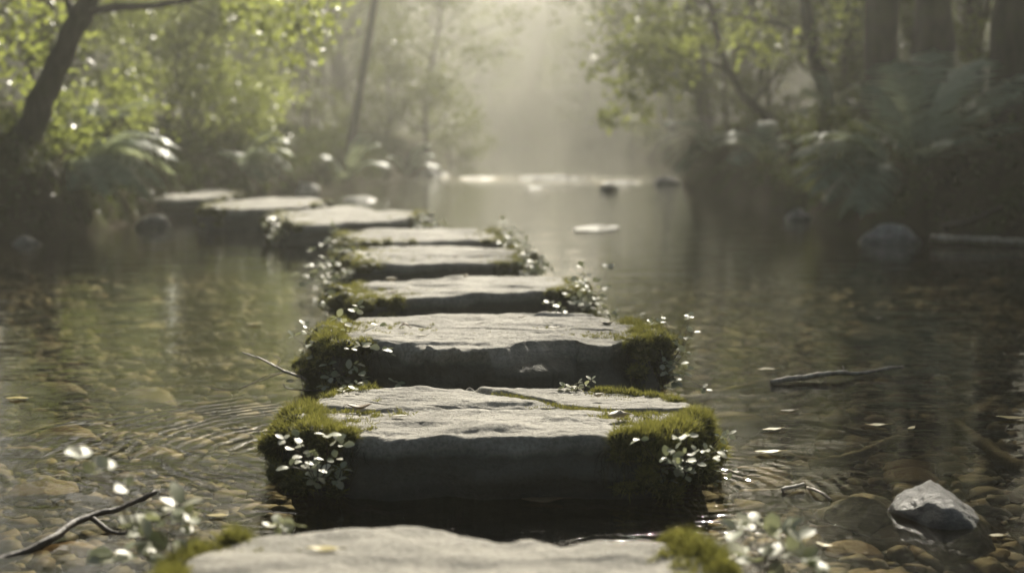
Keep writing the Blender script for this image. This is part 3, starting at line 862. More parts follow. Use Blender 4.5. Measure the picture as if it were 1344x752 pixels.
def rock(label, px, py, w, hgt, depth_k=.8, z=0, seed=1, mat='rock', rz=0, cuts=7, name='rock', cat='rock', sink=.35, plane=0.0, tilt=0, rough=.12):
    c = at(px, py, plane)
    W = w * c[1] / F
    V, Fc = rock_mesh(seed, cuts, rough)
    V = V / (np.abs(V).max(0))
    hh = hgt * c[1] / F
    V = V * np.array([W / 2, W / 2 * depth_k, hh])
    if tilt:
        ct, st = math.cos(tilt), math.sin(tilt)
        V = np.stack([V[:, 0] * ct + V[:, 2] * st, V[:, 1], -V[:, 0] * st + V[:, 2] * ct], -1)
    cz, sz_ = math.cos(rz), math.sin(rz)
    V = np.stack([V[:, 0] * cz - V[:, 1] * sz_, V[:, 0] * sz_ + V[:, 1] * cz, V[:, 2]], -1)
    c = c + np.array([0, W / 2 * depth_k, z - hh * sink + 0])
    o = MB().add(V, Fc).build(name, M[mat])
    o.location = c
    return tag(o, label, cat)


rock('angular grey rock with a pale lit crown standing out of the shallows at lower right', 1262, 695, 150, 56, 1.1, 0, 14, 'lit_rock', .35, 13, sink=.3, tilt=.2, rough=.16)
rock('rounded pale topped rock at the waterline of the right bank', 1178, 322, 96, 34, .9, 0, 22, 'lit_rock', 0, 4, sink=.2)
rock('smaller rounded rock at the waterline left of the pale topped one on the right bank', 1054, 290, 56, 24, .9, 0, 31, 'lit_rock', 0, 4, sink=.2)
rock('small dark rock with a wet rim standing in the far sunlit riffle', 800, 251, 28, 12, .9, 0, 41, 'lit_rock', 0, 5, sink=.2)
rock('dark rock at the foot of the sunlit fern on the far right waterline', 878, 243, 40, 14, .9, 0, 43, 'lit_rock', 0, 5, sink=.2)
rock('pale rock at the left bank waterline under the drooping fern', 200, 300, 62, 22, .8, 0, 47, 'lit_rock', 0, 6, sink=.2)
rock('flat pale boulder behind the next to last slab on the left bank', 382, 258, 80, 22, .8, 0, 53, 'lit_rock', 0, 5, sink=.2)
rock('hazy pale stone lying on the left waterline beyond the stepped slab', 470, 264, 70, 9, .8, 0, 59, 'pale_rock', 0, 4, sink=.4)
rock('small dark stone at the far left waterline beneath the leaning tree', 28, 322, 44, 14, .8, 0, 61, 'cob_grey', 0, 5, sink=.2)
rock('broad pale flat rock added as the bright glint on the far riffle', 728, 236, 110, 9, .9, 0, 67, 'pale_rock', 0, 3, sink=.45)  # pale stones, here and below, stand in for sun glint on the riffle
rock('low pale flat rock added as glint, right of the broad one in the riffle', 815, 241, 70, 6, .9, 0, 71, 'pale_rock', 0, 3, sink=.45)
rock('narrow pale flat rock added as glint, left of the broad one in the riffle', 625, 235, 66, 5, .9, 0, 73, 'pale_rock', 0, 3, sink=.45)
rock('small pale stone added as glint, just in front of the other riffle ones', 705, 248, 40, 5, .9, 0, 79, 'pale_rock', 0, 3, sink=.45)
rock('dark hazy boulder at the far left waterline below the misty trees', 567, 231, 50, 12, .9, 0, 83, 'rock', 0, 4, sink=.3)
rock('broad dark olive boulder half sunk under water left of the pale rock', 1150, 640, 120, 34, .7, -.045, 87, 'cob_grey', 0, 6, sink=.5, plane=0)
rock('broad flat brown boulder under water in front of the pale rock', 1200, 728, 210, 50, .6, -.075, 91, 'cob_brown', .1, 4, sink=.5)

protos = {}
for k in ('cob_brown', 'cob_olive', 'cob_grey'):
    for q_ in range(4):
        V, Fc = rock_mesh(200 + q_ * 7 + len(protos), 4, .06, ico(3))
        V = V / np.abs(V).max(0)
        protos[k, q_] = MB().add(V, Fc)


def cobble(key, q_, x, y, rad, label, rz, cache={}):
    if (key, q_) not in cache:
        cache[key, q_] = protos[key, q_].build('cobble', M[key])
        o = cache[key, q_]
    else:
        o = cache[key, q_].copy()
        C.objects.link(o)
    fl = rng.uniform(.3, .45)
    o.scale = (rad, rad * rng.uniform(.6, .85), rad * fl)
    o.rotation_euler = (rng.normal(0, .06), rng.normal(0, .06), rz)
    zz = float(terrain(np.array([x]), np.array([y]))[0])
    o.location = (x, y, min(zz + rad * fl * .45, -.018 - rad * fl))
    return tag(o, label, 'cobble', 'cobbles on the stream bed')


used = []
for k, (px, py, w, key, lab) in enumerate([
    (58, 632, 95, 'cob_brown', 'broad flat brown cobble under water near the left edge below the floating stalk'),
    (85, 562, 84, 'cob_brown', 'flat tan cobble under water on the left, second row up from the long one'),
    (190, 505, 100, 'cob_olive', 'long pale olive cobble deep on the left gravel under the green reflection'),
    (70, 505, 90, 'cob_olive', 'long olive cobble under water nearest the left edge above the thin twig'),
    (250, 640, 60, 'cob_olive', 'olive cobble among the ripples left of the cracked slab'),
    (200, 585, 70, 'cob_brown', 'tan cobble under water left of the ripple rings'),
    (30, 580, 60, 'cob_brown', 'brown cobble at the left edge beside the long thin twig'),
    (962, 544, 96, 'cob_olive', 'broad flat olive cobble under water just right of the cracked slab'),
    (1010, 602, 56, 'cob_brown', 'rusty cobble under water below the yellow floating leaf'),
    (1012, 620, 72, 'cob_brown', 'long rusty cobble second below the yellow floating leaf'),
    (1005, 636, 76, 'cob_brown', 'darker rusty cobble third below the yellow floating leaf'),
    (1195, 596, 76, 'cob_brown', 'pale rimmed tan cobble under the curved sunken branch'),
    (1197, 612, 84, 'cob_brown', 'orange brown cobble stacked in front of the pale rimmed one'),
    (1060, 640, 66, 'cob_olive', 'small olive cobble beside the broken pale twig'),
    (1098, 568, 60, 'cob_brown', 'brown cobble lying below the level sunken twig'),
    (1280, 618, 60, 'cob_olive', 'olive cobble behind the pale rock crown'),
    (1298, 520, 56, 'cob_brown', 'tan cobble on the far right gravel above the thick sunken branch'),
    (1120, 708, 80, 'cob_brown', 'brown cobble near the bottom edge left of the broad sunken boulder'),
    (1090, 680, 60, 'cob_brown', 'small rusty cobble between the white leaves and the broad sunken boulder'),
    (1165, 745, 90, 'cob_brown', 'rusty cobble cut by the bottom edge at lower right'),
    (1150, 432, 100, 'cob_grey', 'long dim grey cobble deep under the open water on the right'),
    (805, 662, 80, 'cob_grey', 'dim grey cobble in the dark gap between the two nearest slabs'),
    (700, 656, 74, 'cob_brown', 'dim brown cobble in the dark gap, left of the grey one'),
    (95, 700, 90, 'cob_brown', 'brown cobble behind the wet dark branch at lower left'),
    (1320, 640, 60, 'cob_brown', 'small brown cobble right of the pale rock'),
]):
    p = at(px, py, -.07)
    rad = w * p[1] / F / 2
    cobble(key, k % 4, p[0], p[1], rad, lab, rng.normal(0, .25))
    used.append((p[0], p[1], rad))
cnt = 0
size_word = ['small', 'mid sized', 'larger']
for _ in range(4000):
    if cnt >= 120:
        break
    y = 1.35 + 5.2 * rng.random() ** 1.35
    x = rng.uniform(-1, 1) * (y * .39 + .1)
    rad = float(np.clip(rng.lognormal(-3.75, .3), .015, .042)) * (1 + .10 * max(0, y - 3))
    if bank(np.array([x]), np.array([y]))[0][0] > -.35:
        continue
    if any(abs(x - S.c[0]) < .46 and abs(y - S.c[1]) < .34 for S in (S1, S2, S3, S4, S5)):
        continue
    if any((x - a) ** 2 + (y - b) ** 2 < (rad + c) ** 2 * .8 for a, b, c in used):
        continue
    key = ['cob_brown', 'cob_olive', 'cob_grey'][rng.choice(3, p=[.42, .38, .2])]
    kw = {'cob_brown': 'brown', 'cob_olive': 'olive', 'cob_grey': 'dark grey'}[key]
    sw = size_word[0 if rad < .03 else 1 if rad < .045 else 2]
    near = 'beside the near slabs' if y < 2.9 else ('level with the broken fronted slab' if y < 3.9 else 'in deeper water upstream')
    cobble(key, int(rng.integers(4)), x, y, rad, f'{sw} {kw} cobble {"left" if x < 0 else "right"} of the stones, {near}', rng.uniform(0, 6.28))
    used.append((x, y, rad))
    cnt += 1


# ------------------------------------------------------------------ fallen and floating leaves
def leaf_grid(L, W, curl, fold, seed, nu=9, nv=5):
    r = np.random.default_rng(seed)
    u = np.linspace(0, 1, nu)
    wv = W / 2 * np.sin(np.pi * np.clip(u, .02, .985)) ** .75 * (1.1 - .35 * u)
    v = np.linspace(-1, 1, nv)
    x = (v[None] * wv[:, None])
    y = np.repeat(((u - .5) * L)[:, None], nv, 1)
    z = fold * np.abs(v)[None] * wv[:, None] + curl * L * ((u[:, None] - .5) ** 2 * 2.2 + .0 * v[None])
    z = z + .06 * W * fbm(np.stack([x * 30 / L * .1, y * 3 / L, 0 * x + seed], -1), seed, 2)
    z -= z.min()
    V = np.stack([x, y, z], -1).reshape(-1, 3)
    i, j = np.meshgrid(np.arange(nu - 1), np.arange(nv - 1), indexing='ij')
    q = np.stack([i * nv + j, i * nv + j + 1, (i + 1) * nv + j + 1, (i + 1) * nv + j], -1).reshape(-1, 4)
    up = V + np.array([0, 0, .0006])
    n = len(V)
    edge = [k for k in range(nv)] + [k * nv + nv - 1 for k in range(1, nu)] + [(nu - 1) * nv + k for k in range(nv - 2, -1, -1)] + [k * nv for k in range(nu - 2, 0, -1)]
    e2 = edge[1:] + edge[:1]
    side = np.stack([edge, e2, np.array(e2) + n, np.array(edge) + n], -1)
    return np.vstack([V, up]), [np.vstack([q[:, ::-1], q + n, side])]


def fallen(label, px, py, z, wpx, mat, rz, curl=.25, fold=.3, name='fallen_leaf', cat='leaf', seed=1, ratio=.5, group=None):
    c = at(px, py, z)
    L = wpx * c[1] / F
    V, Fc = leaf_grid(L, L * ratio, curl, fold, seed)
    mb = MB().add(V, Fc, rng.random())
    st = np.array([[0, -L * .5, V[4, 2] + .0004], [L * .05, -L * .72, .004]])
    v, f = tube(spline(np.array([st[0], (st[0] + st[1]) / 2, st[1]]), 5), .0006, 4)
    mb.add(v, f, .2)
    o = mb.build(name, M[mat])
    o.location = c
    o.rotation_euler = (0, 0, rz)
    return tag(o, label, cat, group)


R90 = math.pi / 2
fallen('curled brown leaf with an upturned tip on the left of the cracked slab', 472, 537, .1085, 34, 'dead', -R90 + .2, .35, .5, seed=3)
fallen('small crumpled white leaf near the curled brown one on the cracked slab', 524, 547, .1085, 21, 'pale_leaf', R90, .1, .3, seed=4)
fallen('folded pale leaf casting a dark shadow by the crack on the cracked slab', 811, 548, .1085, 28, 'pale_leaf', R90 + .3, .3, .8, seed=5, ratio=.7)
fallen('little pale curled leaf near the back right of the cracked slab', 785, 521, .112, 14, 'pale_leaf', R90, .5, .8, seed=6, ratio=.7)
fallen('small dark humped leaf on the left of the broken fronted slab', 531, 431, .142, 15, 'dead', R90, -.5, .5, seed=7, ratio=.7)
fallen('white leaf scrap in the middle of the broken fronted slab', 553, 441, .142, 13, 'pale_leaf', R90, .1, .3, seed=8)
fallen('pale scrap of leaf right of the middle of the broken fronted slab', 727, 431, .142, 16, 'pale_leaf', R90 - .1, .2, .4, seed=9)
fallen('curled pale leaf at the back right of the broken fronted slab', 796, 427, .142, 18, 'pale_leaf', R90 - .2, .4, .8, seed=10, ratio=.6)
fallen('tiny dark leaf at the back of the broken fronted slab', 684, 417, .142, 9, 'dead', R90, .4, .6, seed=11)
fallen('white leaf curled on the back left edge of the third sharp slab', 513, 369, .122, 15, 'pale_leaf', R90, .4, .8, seed=12, ratio=.8)
fallen('white leaf standing on the back edge of the third sharp slab near its middle', 610, 364, .122, 11, 'pale_leaf', .5, .4, .9, seed=13, ratio=.8)
fallen('dark leaf lying on the left half of the third sharp slab', 514, 384, .122, 13, 'dead', R90, .2, .5, seed=14)
fallen('dark leaf near the middle of the softly blurred slab', 598, 338, .112, 9, 'dead', R90, .3, .6, seed=15)
fallen('dark leaf right of the middle of the softly blurred slab', 630, 337, .112, 8, 'dead', R90, .3, .6, seed=16)
fallen('blurred yellow green leaf lying on the slab nearest the camera', 424, 722, .125, 46, 'yellow_leaf', R90 - .15, .1, .25, seed=17, ratio=.45)
fl = 'leaves floating on the stream'
for lab, px, py, w, mat, rz in [
    ('yellow leaf floating nearest the right shoulder of the cracked slab', 1008, 594, 36, 'yellow_leaf', R90),
    ('ragged yellow leaf floating above the nearest yellow one', 1013, 564, 28, 'yellow_leaf', R90 + .3),
    ('pale little leaf floating below the knobbly branch', 1034, 539, 20, 'pale_leaf', R90),
    ('amber leaf floating just left of the knobbly branch', 1005, 485, 26, 'yellow_leaf', R90),
    ('amber leaf floating over the level sunken twig', 1150, 558, 30, 'yellow_leaf', R90 - .1),
    ('tilted yellow leaf caught at the tip of the curved sunken branch', 1196, 562, 18, 'yellow_leaf', R90 + .8),
    ('orange leaf floating at the right edge', 1326, 549, 38, 'yellow_leaf', R90 - .15),
    ('small orange leaf floating right of the pale rock base', 1308, 703, 22, 'yellow_leaf', R90),
    ('orange leaf floating at the far left edge of the open water', 22, 523, 30, 'yellow_leaf', R90),
    ('yellow leaf floating alone on the green reflection at left', 333, 426, 22, 'yellow_leaf', R90),
    ('dull green leaf floating beside the white leaves at lower right', 1082, 716, 26, 'yellow_leaf', .8),
    ('narrow yellow leaf floating by the ripples at lower left', 285, 677, 30, 'yellow_leaf', R90),
    ('white petal floating alone on the open water at right', 1153, 418, 11, 'pale_leaf', .4),
    ('dull brown leaf floating in the dark gap behind the nearest slab', 712, 657, 56, 'dead', R90)]:
    fallen(lab, px, py, .002, w, mat, rz, .08, .12, 'floating_leaf', 'floating leaf', int(rng.integers(99)), .48, fl)

# round pale pad on the open water
c = at(783, 300, .004)
Rr = 27 * c[1] / F
mb = MB()
ang = np.linspace(.12, 2 * np.pi - .12, 48)
rr = [0, .35, .7, .93, 1.0]
rows = [np.stack([r * np.cos(ang) * Rr, r * np.sin(ang) * Rr * 1.0, .004 * r ** 3 + .002 * fbm(np.stack([np.cos(ang) * r * 3, np.sin(ang) * r * 3, 0 * ang], -1), 4, 2)], -1) for r in rr]
rows += [rows[-1] + [0, 0, -.004]]
V = np.vstack(rows)
i, j = np.meshgrid(np.arange(len(rows) - 1), np.arange(47), indexing='ij')
mb.add(V, np.stack([i * 48 + j, (i + 1) * 48 + j, (i + 1) * 48 + j + 1, i * 48 + j + 1], -1).reshape(-1, 4))
o = mb.build('floating_pad', M['pad'])
o.location = c
o.rotation_euler = (0, 0, 1.2)
o.scale = (1.9, 1.0, 1.0)
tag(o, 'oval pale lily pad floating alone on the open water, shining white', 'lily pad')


# ------------------------------------------------------------------ ferns
def fern(label, base, depth, tips, width=.11, arch=.25, group='ferns on the banks', npin=34, mat='fern'):
    b = P(*base, depth)
    root = thing('fern', label, 'fern', b, group)
    for tip in tips:
        tx, ty = tip[:2]
        dd = tip[2] if len(tip) > 2 else rng.uniform(-.25, .25)
        t = P(tx, ty, depth + dd)
        L = np.linalg.norm(t - b)
        m = (b + t) / 2 + np.array([0, 0, arch * L]) + rng.normal(0, .02 * L, 3)
        path = spline([b, b * .62 + t * .38 + np.array([0, 0, arch * L * .95]), b * .22 + t * .78 + np.array([0, 0, arch * L * .62]), t], 40)
        T = unit(np.gradient(path, axis=0))
        side = unit(np.cross(T, np.array([0, 0, 1.0]) + .15 * rng.normal(size=3)))
        N = np.cross(side, T)
        mb = MB()
        v, f = tube(path, np.linspace(.006, .0015, 40), 5)
        mb.add(v, f, .3)
        u = np.linspace(.14, 1, npin)
        ii = np.minimum((u * 39).astype(int), 39)
        w = width * np.sin(np.pi * np.clip(u * .80 + .16, 0, 1)) ** .8 * np.minimum(1, (1.05 - u) * 4)
        for sg in (1, -1):
            ax = side[ii] * sg * .9 + T[ii] * .42 - N[ii] * .12 + rng.normal(0, .05, (npin, 3))
            inst(mb, PINNA, path[ii], ax, N[ii], w * rng.uniform(.9, 1.1, npin), rng.random(npin), np.full(npin, max(.035, L / npin * 3.9)))
        mb.build('frond', M[mat], root)
    return root


fern('fern arching over the waterline under the leaning tree on the left', (108, 222), 8.6, [(236, 196, 0), (234, 232, .1), (200, 268, -.2), (170, 250, -.3), (140, 262, -.4), (180, 205, .3), (90, 255, -.4), (238, 214, .15), (218, 250, -.1), (160, 190, .3)], .16, .28)
fern('bright lit fern beside the farthest slab on the left bank', (318, 222), 11.3, [(384, 188, 0), (386, 226, 0), (372, 212, -.2), (345, 240, -.3), (300, 205, .2), (352, 178, .2), (388, 206, .1), (365, 232, -.15)], .16, .3)
fern('upright fern frond behind the arching left fern, in front of the bright bush', (130, 165), 9.6, [(204, 132, 0), (170, 150, .2), (110, 140, .2)], .14, .12)
fern('hazy fern on the left bank beyond the farthest slab', (455, 235), 14.5, [(500, 190, 0), (420, 205, 0), (515, 220, 0), (430, 240, -.2), (480, 180, .2), (405, 225, -.2)], .16, .25)
fern('pale misty fern at the left foot of the far haze', (535, 228), 17.5, [(570, 205, 0), (505, 205, 0), (560, 190, .2), (580, 222, 0)], .17, .25)
fern('large upright dark fern on the right bank in front of the big trunks', (1205, 215), 8.4, [(1290, 75, .2), (1258, 90, .0), (1344, 118, -.2), (1140, 110, .2), (1128, 160, -.1), (1280, 185, -.5), (1370, 95, .3), (1175, 80, .5), (1225, 65, .6), (1345, 165, -.3)], .25, .10, npin=32)
fern('fern with pale arching fronds reaching left over the water from the right bank', (1170, 222), 8.0, [(1038, 188, 0), (1036, 232, 0), (1062, 258, -.2), (1100, 290, -.3), (1130, 285, -.4), (1080, 205, .2), (1045, 210, .1), (1110, 178, .2), (1036, 208, 0), (1048, 245, -.1), (1080, 272, -.2)], .17, .22)
fern('sunlit fern glowing white green at the far right waterline', (932, 196), 13.2, [(868, 166, 0), (862, 186, 0), (866, 214, 0), (885, 232, -.2), (905, 160, .2), (960, 180, .2), (862, 200, .1), (876, 222, -.1)], .18, .28)
fern('shaded fern on the right bank between the glowing fern and the arching one', (1000, 205), 11.2, [(940, 190, 0), (955, 175, .1), (1050, 180, .1), (962, 215, -.2), (1030, 210, -.2), (1005, 160, .3), (1060, 205, 0)], .15, .22)
fern('small fern at the base of the slender right tree', (1090, 150), 12.0, [(1050, 118, 0), (1130, 110, 0), (1075, 95, .2), (1120, 140, -.2), (1048, 150, -.2)], .15, .2)


# ------------------------------------------------------------------ trees and bushes
def woody(name, label, cat, base, tubes, clusters, leaf, mat='forest', bark='bark', group=None, flat=.7, rough=.25):
    root = thing(name, label, cat, base, group)
    tk, cr = MB(), MB()
    for pts, r0, r1 in tubes:
        n = max(8, len(pts) * 6)
        v, f = tube(np.array(pts), [r0, r1], 10 if r0 > .06 else 6, rough, int(rng.integers(999)), res=n)
        tk.add(v, f)
    for c, r, n in clusters:
        r = np.broadcast_to(np.asarray(r, float), (3,))
        g = rng.normal(size=(n, 3)) * .5
        pos = np.asarray(c) + g * r
        ax = rdir(n)
        ax[:, 2] -= .35
        nr = rdir(n, flat)
        inst(cr, LEAF_LO, pos, ax, nr, leaf * rng.uniform(.6, 1.25, n))
    tk.build('trunk', M[bark], root)
    if clusters:
        cr.build('crown', M[mat], root)
    return root


def grow(base, Ht, r, cz0, R, ncl, nleaf, clr, lean=(0, 0), seed=0, wob=1.0, shift=0.0):
    g = np.random.default_rng(seed)
    b = np.array(base, float)
    top = b + np.array([lean[0], lean[1], Ht])
    trunk = [b - [0, 0, .3], b, b + (top - b) * .3 + g.normal(0, .05 * Ht, 3) * [.5 * wob, .5 * wob, 0], b + (top - b) * .65 + g.normal(0, .05 * Ht, 3) * [.6 * wob, .6 * wob, 0], top]
    tb = [(trunk, r, r * .25)]
    path = spline(np.array(trunk[1:]), 30)
    cl = []
    for k in range(ncl):
        z = cz0 + (Ht - cz0) * (k + g.random()) / ncl
        f = (z - cz0) / (Ht - cz0)
        rad = R * (math.sin(math.pi * (.18 + .78 * f)) ** .7) * g.uniform(.35, 1.05)
        a = g.uniform(0, 6.283)
        p = path[min(int(z / Ht * 29), 29)]
        c = np.array([p[0] + shift + rad * math.cos(a), p[1] + rad * math.sin(a), b[2] + z])
        k0 = path[max(0, min(int((z - rad * .45) / Ht * 29), 29))]
        tb.append(([k0, (k0 + c) / 2 + g.normal(0, .06 * rad, 3) + [0, 0, -.05 * rad], c], max(r * .22, .008), .004))
        cl.append((c, (clr * g.uniform(.7, 1.3), clr * g.uniform(.7, 1.3), clr * g.uniform(.45, .8)), int(nleaf * g.uniform(.6, 1.4))))
    return tb, cl


def zt(x, y):
    return float(terrain(np.array([x]), np.array([y]))[0])


# leaning tree, left foreground bank
D = 8.4
b = P(25, 215, D)
trunk = [b - [0, 0, .25], P(28, 195, D), P(48, 150, D), P(72, 95, D), P(100, 35, D), P(135, -40, D), P(190, -150, D - .1), P(230, -330, D), P(240, -520, D)]
tb = [(trunk, .105, .03),
      ([P(110, 18, D), P(150, 10, D - .1), P(200, 8, D - .2), P(260, -3, D - .3), P(330, -30, D - .4), P(400, -40, D - .5)], .03, .008),
      ([P(100, 30, D), P(90, 5, D + .1), P(70, -40, D + .3), P(10, -120, D + .5)], .03, .01),
      ([P(330, -30, D - .4), P(370, 0, D - .45), P(395, 40, D - .5), P(385, 80, D - .5)], .007, .002),
      ([P(300, -20, D - .4), P(335, 5, D - .4), P(350, 35, D - .4)], .007, .002),
      ([P(240, 2, D - .3), P(280, 20, D - .3), P(300, 40, D - .3)], .006, .002),
      ([P(25, 205, D), P(-10, 190, D - .1), P(-40, 205, D - .2)], .07, .03),
      ([P(25, 205, D), P(55, 215, D - .2), P(75, 235, D - .3)], .06, .02)]
cl = []
for x, y, dd, rr, n in [(330, 15, -.4, .15, 60), (365, 20, -.45, .16, 70), (400, 15, -.5, .16, 70), (430, 10, -.5, .14, 50), (395, 55, -.5, .12, 40), (385, 85, -.5, .08, 22), (425, 45, -.5, .1, 24), (350, 45, -.4, .1, 28), (300, 10, -.3, .14, 40),
                        (20, 60, .4, .3, 90), (40, 110, .5, .25, 70), (-20, 100, .4, .35, 90), (60, 20, .4, .3, 80), (15, 20, .3, .3, 90), (90, 70, .5, .18, 40), (95, 170, .3, .22, 110), (80, 190, .2, .15, 60)]:
    cl.append((P(x, y, D + dd), rr, n))
for k in range(26):
    cl.append((P(rng.uniform(-150, 330), rng.uniform(-650, -120), D + rng.uniform(-.6, 1.0)), .42, 110))
woody('tree', 'dark leaning tree with a long level branch on the left bank', 'tree', b, tb, cl, .06, 'fresh', 'bark', None, .5)

# bright bush on the left
D = 13.2
x0 = P(250, 200, D)
x0[2] = zt(x0[0], x0[1])
tb, cl = [], []
for k in range(84):
    px, py = rng.uniform(120, 368), rng.uniform(-70, 185)
    if abs(px - 245) > 60 + 65 * math.sqrt(max(0.05, 1 - ((py - 60) / 140) ** 2)):
        continue
    c = P(px, py, D + rng.uniform(-.5, .5))
    cl.append((c, (.30, .34, .19), 170))
    if k % 3 == 0:
        tb.append(([x0 + rng.normal(0, .22, 3) * [1, 1, .1], (x0 * .5 + c * .5) + rng.normal(0, .12, 3), c], .010, .002))
woody('bush', 'tall yellow green bush glowing in the light on the left bank', 'bush', x0, tb, cl, .055, 'fresh', 'bark', None, .3)

# low shrub in the shade left of it
x0 = P(110, 190, 9.8)
x0[2] = zt(x0[0], x0[1])
tb, cl = [], []
for k in range(16):
    c = P(rng.uniform(60, 190), rng.uniform(110, 195), 10.0 + rng.uniform(-.3, .3))
    cl.append((c, (.16, .2, .11), 60))
    tb.append(([x0, (x0 + c) / 2 + rng.normal(0, .04, 3), c], .009, .002))
woody('bush', 'low olive bush tucked between the leaning tree and the tall bright bush', 'bush', x0, tb, cl, .045, 'fresh', 'bark', None, .3)

# right: big trunks
for lab, px, D, r, yb, seed, ln in [('broad dark trunk left of the pair behind the large upright fern', 1152, 11.5, .19, 130, 3, (.0, .5)),
                                    ('broad dark trunk right of the pair behind the large upright fern', 1222, 11.0, .20, 120, 5, (.1, .5)),
                                    ('broadest dark trunk at the upper right edge of the view', 1330, 9.6, .21, 140, 8, (.2, .4))]:
    b = P(px, yb, D)
    b[2] = zt(b[0], b[1])
    tb, cl = grow(b, 7.6, r, 3.0, 1.9, 34, 230, .55, ln, seed, .12, .7)
    woody('tree', lab, 'tree', b, tb, cl, .085, 'forest', 'bark', 'trees on the right bank')

# right: slender tree
D = 12.3
b = P(1085, 150, D)
b[2] = zt(b[0], b[1])
tb = [([b - [0, 0, .2], P(1086, 140, D), P(1068, 70, D), P(1056, 0, D), P(1046, -90, D), P(1050, -250, D), P(1030, -500, D)], .075, .03),
      ([P(1060, 55, D), P(1030, 35, D), P(990, 25, D - .1), P(945, 15, D - .2), P(900, -10, D - .3)], .025, .008),
      ([P(1046, -90, D), P(1080, -20, D), P(1130, 20, D), P(1160, 30, D)], .02, .006)]
cl = [(P(x, y, D + rng.uniform(-.3, .3)), .2, 45) for x, y in ((1090, 30), (1110, 40), (1080, 60), (1120, 25), (1098, 15), (1010, 60), (985, 45))]
for k in range(20):
    cl.append((P(rng.uniform(1040, 1230), rng.uniform(-600, -120), D + rng.uniform(-.8, .8)), .5, 130))
woody('tree', 'slender curved trunk rising left of the broad trunks on the right bank', 'tree', b, tb, cl, .07, 'fresh', 'grey_bark', 'trees on the right bank')

# right: low branching tree hanging over the stream with bright leaves
D = 12.8
b = P(1025, 175, D)
b[2] = zt(b[0], b[1])
tb = [([b - [0, 0, .2], P(1020, 168, D), P(985, 135, D - .1), P(965, 110, D - .1), P(945, 60, D - .2), P(930, 0, D - .3), P(900, -80, D - .4), P(850, -160, D - .5)], .05, .015),
      ([P(965, 110, D - .1), P(968, 60, D), P(985, 10, D), P(1000, -60, D)], .03, .01),
      ([P(955, 95, D - .1), P(940, 85, D - .2), P(900, 75, D - .3), P(855, 60, D - .4), P(820, 70, D - .5), P(800, 95, D - .5)], .02, .004),
      ([P(930, 0, D - .3), P(890, 15, D - .4), P(845, 20, D - .5), P(800, 30, D - .5)], .016, .004),
      ([P(900, 75, D - .3), P(870, 110, D - .4), P(830, 140, D - .5), P(800, 155, D - .5)], .012, .003),
      ([P(985, 135, D - .1), P(1010, 110, D), P(1030, 70, D)], .02, .006)]
cl = []
for x, y, rr, n in [(850, 20, .22, 80), (875, 35, .22, 80), (840, 55, .22, 80), (870, 75, .2, 80), (835, 90, .2, 70), (865, 105, .18, 60), (815, 75, .2, 50), (790, 40, .2, 30), (885, 60, .2, 70), (825, 125, .14, 40), (800, 152, .13, 34), (845, 145, .12, 30), (905, 20, .2, 60), (900, 90, .16, 40), (930, 45, .2, 40), (780, 95, .14, 22), (960, 30, .25, 50), (1000, 55, .2, 40)]:
    cl.append((P(x, y, D - .4 + rng.uniform(-.3, .3)), rr, int(n * 1.7)))
for k in range(12):
    cl.append((P(rng.uniform(890, 1060), rng.uniform(-560, -410), D + rng.uniform(-.8, .5)), .42, 110))
woody('tree', 'crooked low tree hanging bright yellow green leaves over the stream from the right', 'tree', b, tb, cl, .07, 'fresh', 'grey_bark', 'trees on the right bank')

# prototypes for the misty trees, each used where it stands first
GT = 'misty trees beyond the stream'


def proto(kind, seed):
    if kind == 'slim':
        return grow((0, 0, 0), 9.0, .06, 5.6, 1.5, 22, 150, .5, (.5, .2), seed) + (.085, 'forest', 'grey_bark', 'tree')
    if kind == 'broad':
        return grow((0, 0, 0), 9.0, .17, 1.3, 2.6, 48, 190, .65, (-.4, .3), seed) + (.10, 'forest', 'grey_bark', 'tree')
    if kind == 'low':
        return grow((0, 0, 0), 3.6, .05, .35, 1.4, 34, 130, .40, (.2, .0), seed) + (.075, 'forest', 'grey_bark', 'tree')
    return grow((0, 0, 0), 1.5, .03, .1, .9, 26, 110, .28, (0, 0), seed) + (.06, 'forest', 'grey_bark', 'bush')


